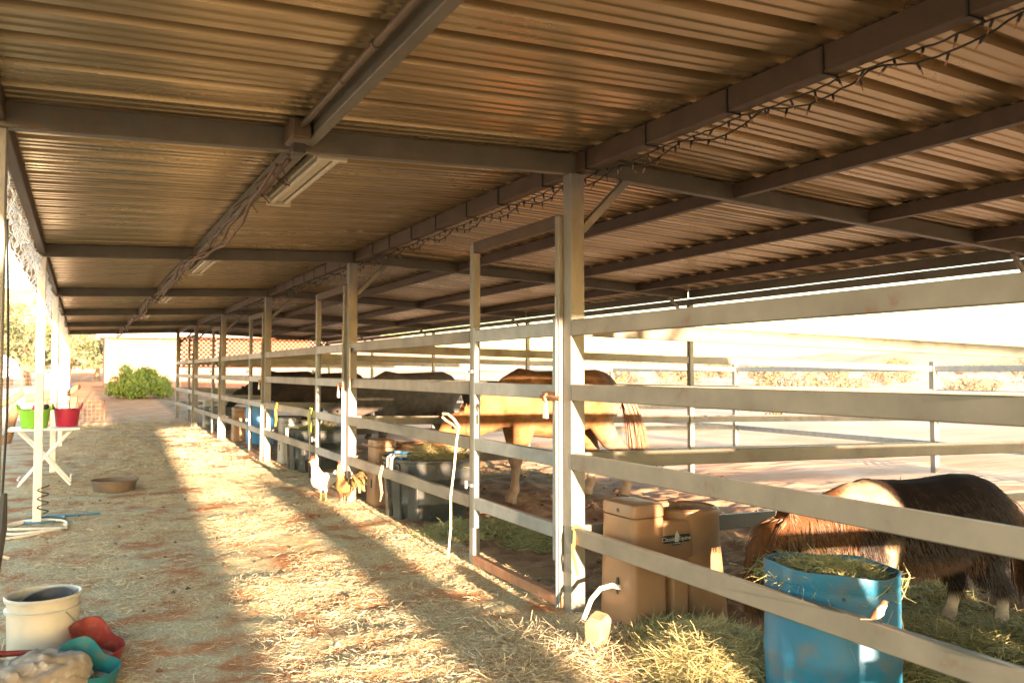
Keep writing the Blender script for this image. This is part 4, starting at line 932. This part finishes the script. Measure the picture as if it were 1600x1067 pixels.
# rope on the bow gate, halters
mb = MB(); mb.tube([(2.66, 6.06, 1.04), (2.65, 6.14, 1.075), (2.645, 6.27, 1.10), (2.64, 6.34, 1.125), (2.64, 6.33, 1.155), (2.645, 6.24, 1.155), (2.65, 6.13, 1.12), (2.66, 6.05, 1.06)], .012, 8)
mb.tube([(2.66, 6.05, 1.06), (2.65, 6.08, .95), (2.65, 6.12, .75), (2.64, 6.17, .5), (2.65, 6.19, .25), (2.65, 6.24, .02)], .009, 8)
tag(mb.obj('gate_rope', M['rope'], None, smooth=True), 'cream rope with a loop hanging on the near bow gate post', 'rope')
for (y_, m, nm, l) in ((13.15, M['yellow'], 'halter', 'yellow halter hung on the fence before the second stock tank'), (10.98, M['lime'], 'halter', 'lime green and black halter hung on the second bow gate post'), (8.05, M['rope'], 'twine', 'knotted twine tied on the rail by the dark tank')):
    mb = MB(); z0 = 1.02 if m is not M['rope'] else .56
    for q in range(3):
        a = random.uniform(-.05, .05); mb.tube([(2.70, y_+a, z0), (2.685, y_+.04+a, z0-.12), (2.68, y_-.04+a, z0-.26), (2.685, y_+.02, z0-.36)], .014 if m is not M['rope'] else .004, 6)
    tag(mb.obj(nm, m, None, smooth=True), l, nm)
mb = MB(); mb.tube([(2.67, 10.9, 1.02), (2.66, 10.88, .6), (2.665, 10.9, .12)], .012, 6); tag(mb.obj('lead_rope', M['wire_dark'], None, smooth=True), 'black lead rope trailing below the lime halter', 'rope')
mb = MB(); mb.tube([(2.72, 4.42, .52), (2.705, 4.40, .46), (2.71, 4.42, .38), (2.70, 4.38, .34), (2.71, 4.36, .26)], .009, 6); mb.tube([(2.71, 4.43, .53), (2.76, 4.435, .54), (2.83, 4.43, .50)], .009, 6); tag(mb.obj('twine', M['yellow'], None, smooth=True), 'yellow baling twine knotted round the near post', 'twine')
tag(MB().box(-.004, .004, -.055, .055, -.24, .24).obj('stall_card', M['paper'], None, loc=(2.70, 9.22, 1.53), rot=(0, 0, R(-12))), 'faded card hung on the fence rail by the second post', 'card')

# ------------------------------------------------------------------ rustic racks and cage on the left
def log(mb, a, b, r): 
    a, b = Vector(a), Vector(b); pts = [a.lerp(b, k/6)+Vector((random.uniform(-.02, .02),)*3) for k in range(7)]; mb.tube(pts, [r*random.uniform(.85, 1.15) for _ in pts], 10)
def rack(loc, rz, label, sc=1):
    t = empty('log_rack', loc, rz, label, 'rack', 'rustic log racks left of the aisle'); t.scale = (sc,)*3
    for (a, b, r) in (((-.42, 0, 0), (-.40, 0, .72), .09), ((.12, 0, 0), (.30, 0, .80), .085)):
        mb = MB(); log(mb, a, b, r); mb.obj('leg', M['wood'], t, smooth=True)
    mb = MB(); pts = [(-.8, 0, .74), (-.5, .0, .78), (-.15, .02, .80), (.15, 0, .86), (.32, 0, 1.0), (.42, 0, 1.05)]; mb.tube(pts, [.10, .105, .09, .08, .075, .05], 10); mb.obj('top_log', M['wood'], t, smooth=True)
    mb = MB(); log(mb, (-.35, 0, .1), (.2, 0, .1), .07); mb.obj('cross_log', M['wood'], t, smooth=True)
rack((-1.5, 20.5, gzf(-1.5, 20.5)), 0, 'forked log saddle rack left of the aisle')
rack((-.45, 25.5, gzf(-.4, 25.5)), R(8), 'second log rack standing behind the coloured tubs', 1.05)
t = empty('wire_cage', (.30, 28.6, gzf(.3, 28.6)), label='small rusty wire cage behind the folding table', cat='cage')
mb = MB()
for i in range(7):
    for yy in (-.25, .25): mb.tube([(-.35+i*.7/6, yy, 0), (-.35+i*.7/6, yy, .62)], .0035, 4)
for i in range(6):
    for yy in (-.25, .25): mb.tube([(-.35, yy, i*.124), (.35, yy, i*.124)], .0035, 4)
mb.obj('wire_panels', M['rust'], t); 
for x in (-.35, .35): MB().tube([(x, -.25, 0), (x, -.25, .63), (x, .25, .63), (x, .25, 0)], .012, 6).obj('frame', M['rust'], t)

# ------------------------------------------------------------------ barn, bush, trees, hills
t = empty('barn', (6.2, 53, .6), label='pale pink barn with orange trim beyond the end of the aisle', cat='barn')
MB().box(-5.05, 6, -3, 3, -.6, 2.9).obj('wall', M['barn'], t)
mb = MB(); mb.add([(-5.5, -3.5, 2.82), (6.4, -3.5, 2.82), (6.4, 0, 4.0), (-5.5, 0, 4.0), (6.4, 3.5, 2.82), (-5.5, 3.5, 2.82)], [(0, 1, 2, 3), (3, 2, 4, 5)]); mb.obj('roof', M['barn_roof'], t)
MB().box(-5.5, 6.4, -3.56, -3.5, 2.72, 2.86).obj('eave_trim', M['barn_trim'], t)
MB().box(-5.08, -4.9, -3.04, -3.0, -.3, 2.7).obj('corner_trim', M['barn_white'], t)
for x in (-2.5, .6, 3.2): MB().box(x, x+.2, -3.03, -3.0, -.3, 2.7).obj('trim_board', M['barn_trim'] if x < 0 else M['barn_white'], t)
d = MB().box(-3.35, -2.5, -3.03, -3.0, -.1, 1.9).obj('door', M['barn_white'], t)
MB().box(-3.33, -2.52, -3.05, -3.03, -.1, .95).obj('lower_panel', M['barn'], d)
beam2('brace', (-3.3, -3.06, -.05), (-2.55, -3.06, .9), .02, .09, M['barn_trim'], d); beam2('brace', (-3.33, -3.058, .93), (-2.52, -3.058, .93), .02, .07, M['barn_trim'], d)
MB().box(-2.28, -1.2, -3.03, -3.0, -.1, 2.1).obj('door', M['barn_white'], t)
w_ = MB().box(-4.6, -3.9, -3.04, -3.0, .9, 1.8).obj('window', M['barn_white'], t); MB().box(-4.54, -3.96, -3.05, -3.04, .96, 1.74).obj('pane', M['glass'], w_)
def leaf_cloud(name, blobs, n, size, m, up=0.):
    V = []; 
    P = []; 
    tot = sum(b[3]**2 for b in blobs)
    for (x, y, z, r, sq) in blobs:
        k = int(n*r*r/tot); d = rng.normal(0, 1, (k, 3)); d /= np.linalg.norm(d, axis=1)[:, None]; rr = r*rng.uniform(.35, 1.0, k)**.4*(1+.25*rng.normal(0, 1, k)*.5)
        P.append(np.array([x, y, z])+d*rr[:, None]*np.array([1, 1, sq]))
    P = np.concatenate(P); n = len(P); a = rng.normal(0, 1, (n, 3)); a[:, 2] += up; a /= np.linalg.norm(a, axis=1)[:, None]; b = np.cross(a, rng.normal(0, 1, (n, 3))); b /= np.linalg.norm(b, axis=1)[:, None]
    s = size*rng.uniform(.5, 1.4, n)[:, None]
    Vv = np.stack([P-a*s, P+b*s*.35, P+a*s, P-b*s*.35], 1).reshape(-1, 3)
    me = fastmesh(name, Vv, np.arange(4*n).reshape(-1, 4)); me.materials.append(m); return me
blobs = []
for _ in range(46):
    a = random.uniform(0, 6.28); q = random.random()**.6; blobs.append((1.5*q*math.cos(a), 1.0*q*math.sin(a), .25+random.uniform(.0, 1.3)*(1-.8*q*q)*(.75+.25*math.sin(3*a)), random.uniform(.16, .36), 1.2))
bl = leaf_cloud('foliage', blobs+[(random.uniform(-.6, .6), random.uniform(-.4, .4), random.uniform(.4, .95), .45, 1.0) for _ in range(7)], 14000, .075, M['bush'], 1.2)
t = empty('green_bush', (2.3, 40.2, gzf(2.3, 40.2)), label='round yellow green bush in front of the pink barn', cat='bush'); t.scale = (.84, .84, 1.0); link('foliage', bl, None, t)
mb = MB()
for i in range(9): a = random.uniform(0, 6.28); mb.tube([(.2*math.cos(a), .2*math.sin(a), -.1), (.7*math.cos(a), .5*math.sin(a), .5), (1.2*math.cos(a), .7*math.sin(a), 1.0)], [.035, .025, .012], 6)
mb.obj('stems', M['bark'], t)
def tree_meshes(seed, h, r):
    random.seed(seed); mb = MB(); blobs = []
    mb.tube([(0, 0, -.3), (.05, 0, h*.12), (.1, .05, h*.3)], [.2, .15, .1], 8)
    for i in range(11):
        a = random.uniform(0, 6.28); rr = r*random.uniform(.25, 1.0); z = h*random.uniform(.22, .9); e = (rr*math.cos(a), rr*math.sin(a), z)
        mb.tube([(.07, .03, h*random.uniform(.1, .28)), (e[0]*.5, e[1]*.5, z*.75), e], [.08, .05, .02], 6)
        for q in range(3): blobs.append((e[0]+random.uniform(-.5, .5)*r*.5, e[1]+random.uniform(-.5, .5)*r*.5, e[2]+random.uniform(-.3, .3)*r*.5, r*random.uniform(.12, .30), .7))
    return mb.mesh('trunk', True), leaf_cloud('crown', blobs, 2600, .12, M['tree'])
TR = [tree_meshes(3, 4.2, 2.2), tree_meshes(8, 5.0, 2.6)]
for a, b in TR: a.materials.append(M['bark'])
random.seed(5)
treespots = [(-2.8, 58, 1.05), (-5.2, 66, 1.2), (-8.5, 62, 1.0), (-.9, 68, 1.25), (-6.8, 78, 1.3), (-11, 74, 1.2), (-3.4, 84, 1.3), (-13, 90, 1.5), (1.2, 82, 1.4), (-9, 96, 1.6)]
for i, (x, y_, s) in enumerate(treespots):
    t = empty('olive_tree', (x, y_, gzf(x, y_)-.1), random.uniform(0, 6), 'hazy olive green tree on the slope left of the barn', 'tree', 'trees on the slope left of the barn'); t.scale = (s,)*3
    a, b = TR[i % 2]; link('trunk', a, None, t); link('crown', b, None, t)
sblobs = [(random.uniform(-.7, .7), random.uniform(-.7, .7), random.uniform(.3, .9), random.uniform(.25, .45), .8) for _ in range(12)]
SB = leaf_cloud('foliage', sblobs, 700, .07, M['shrub']); mb = MB()
for i in range(14): a = random.uniform(0, 6.28); mb.tube([(0, 0, -.1), (.4*math.cos(a), .4*math.sin(a), .5), (.75*math.cos(a), .75*math.sin(a), random.uniform(.8, 1.2))], [.03, .02, .008], 5)
SBT = mb.mesh('stems'); SBT.materials.append(M['bark'])
for i in range(60):
    if i < 4: x, y_, s = [(27, 17.5, 1.1), (31, 27, 1.3), (36, 24, 1.4), (24, 24, .9)][i]
    else:
        d = random.uniform(45, 260); a = R(random.uniform(30, 62)); x, y_ = d*math.sin(a), d*math.cos(a); s = random.uniform(.7, 1.6)*(1+d/200)
    t = empty('desert_shrub', (x, y_, gzf(x, y_)-.05), random.uniform(0, 6), 'low twiggy desert shrub out on the plain', 'shrub', 'shrubs on the plain beyond the runs'); t.scale = (s*1.2, s*1.2, s)
    link('foliage', SB, None, t); link('stems', SBT, None, t)
M['hill'] = mat('hill_slope', (.40, .25, .17), (.32, .21, .14), .06, .95, 0, c3=(.22, .18, .10), c3lo=.56, c3hi=.66, c3scale=.35)
def hill(cx, cy, L_, W_, h, rz, seed, label):
    nu, nv = 120, 40; u = np.linspace(-1, 1, nu); v = np.linspace(-1, 1, nv); U, V_ = np.meshgrid(u, v)
    Z = h*np.clip(1-np.abs(V_)**1.6, 0, 1)*(1-np.abs(U)**3)*(1+.7*fbm(U*L_/60, V_*W_/60, 1.1, 4, seed))-3
    vv = np.stack([U*L_, V_*W_, Z], -1).reshape(-1, 3); ix = np.arange(nu*nv).reshape(nv, nu); q = np.stack([ix[:-1, :-1], ix[:-1, 1:], ix[1:, 1:], ix[1:, :-1]], -1).reshape(-1, 4)
    me = fastmesh('hill', vv, q); me.shade_smooth(); tag(link('hill', me, M['hill'], None, (cx, cy, 0), (0, 0, rz)), kind='structure')
hill(330, 330, 420, 120, 13, R(-45), 3, ''); hill(-60, 190, 170, 70, 24, R(10), 5, '')
hill(560, 160, 300, 100, 12, R(-70), 9, '')
# yard clutter far left
t = empty('covered_trailer', (-4.3, 50, gzf(-4.3, 50)), R(12), 'low white covered trailer parked by the trees', 'trailer')
mb = MB(); sup(mb, [(.5, 0, 0, 1.5, .9, 4), (.9, 0, 0, 1.5, .9, 4), (1.4, 0, 0, 1.3, .8, 3), (1.7, 0, 0, .8, .5, 2.5)], 28); mb.obj('cover', M['van'], t, smooth=True)
for x in (-.8, .8):
    for y_ in (-.8, .8): MB().tube([(x, y_-.1, .3), (x, y_+.1, .3)], .3, 16).obj('wheel', M['tyre'], t, smooth=True)
t = empty('tarp_heap', (-1.2, 47.5, gzf(-1.2, 47.5)), label='blue tarpaulin thrown over a heap beside the trailer', cat='tarp')
mb = MB(); sup(mb, [(0, 0, 0, .75, .6, 3), (.5, .02, 0, .65, .5, 3), (.85, .05, 0, .45, .32, 2.6), (1.0, .05, 0, .2, .15, 2)], 24)
mb.v = [(x+.05*math.sin(7*y_+3*z), y_+.05*math.sin(9*x+2*z), z+.05*math.sin(8*x+5*y_)*(z > .1)) for x, y_, z in mb.v]; mb.obj('sheet', M['tarp'], t, smooth=True)
t = empty('wire_fence', (-7, 44, 0), label='old wire mesh fence with timber posts left of the yard', cat='fence')
mb = MB()
for i in range(8): x = -5+i*1.6; log(mb2 := MB(), (x, 0, gzf(x-7, 44)-.2), (x, 0, gzf(x-7, 44)+1.4), .05); mb2.obj('post', M['wood'], t, smooth=True)
for k in range(7): mb.tube([(-5, 0, gzf(-12, 44)+.15+k*.18), (6.2, 0, gzf(-1, 44)+.15+k*.18)], .006, 4)
for k in range(70): x = -5+k*.16; mb.tube([(x, 0, gzf(x-7, 44)+.1), (x, 0, gzf(x-7, 44)+1.3)], .004, 4)
tag(mb.obj('wires', M['rust'], t), kind='stuff')
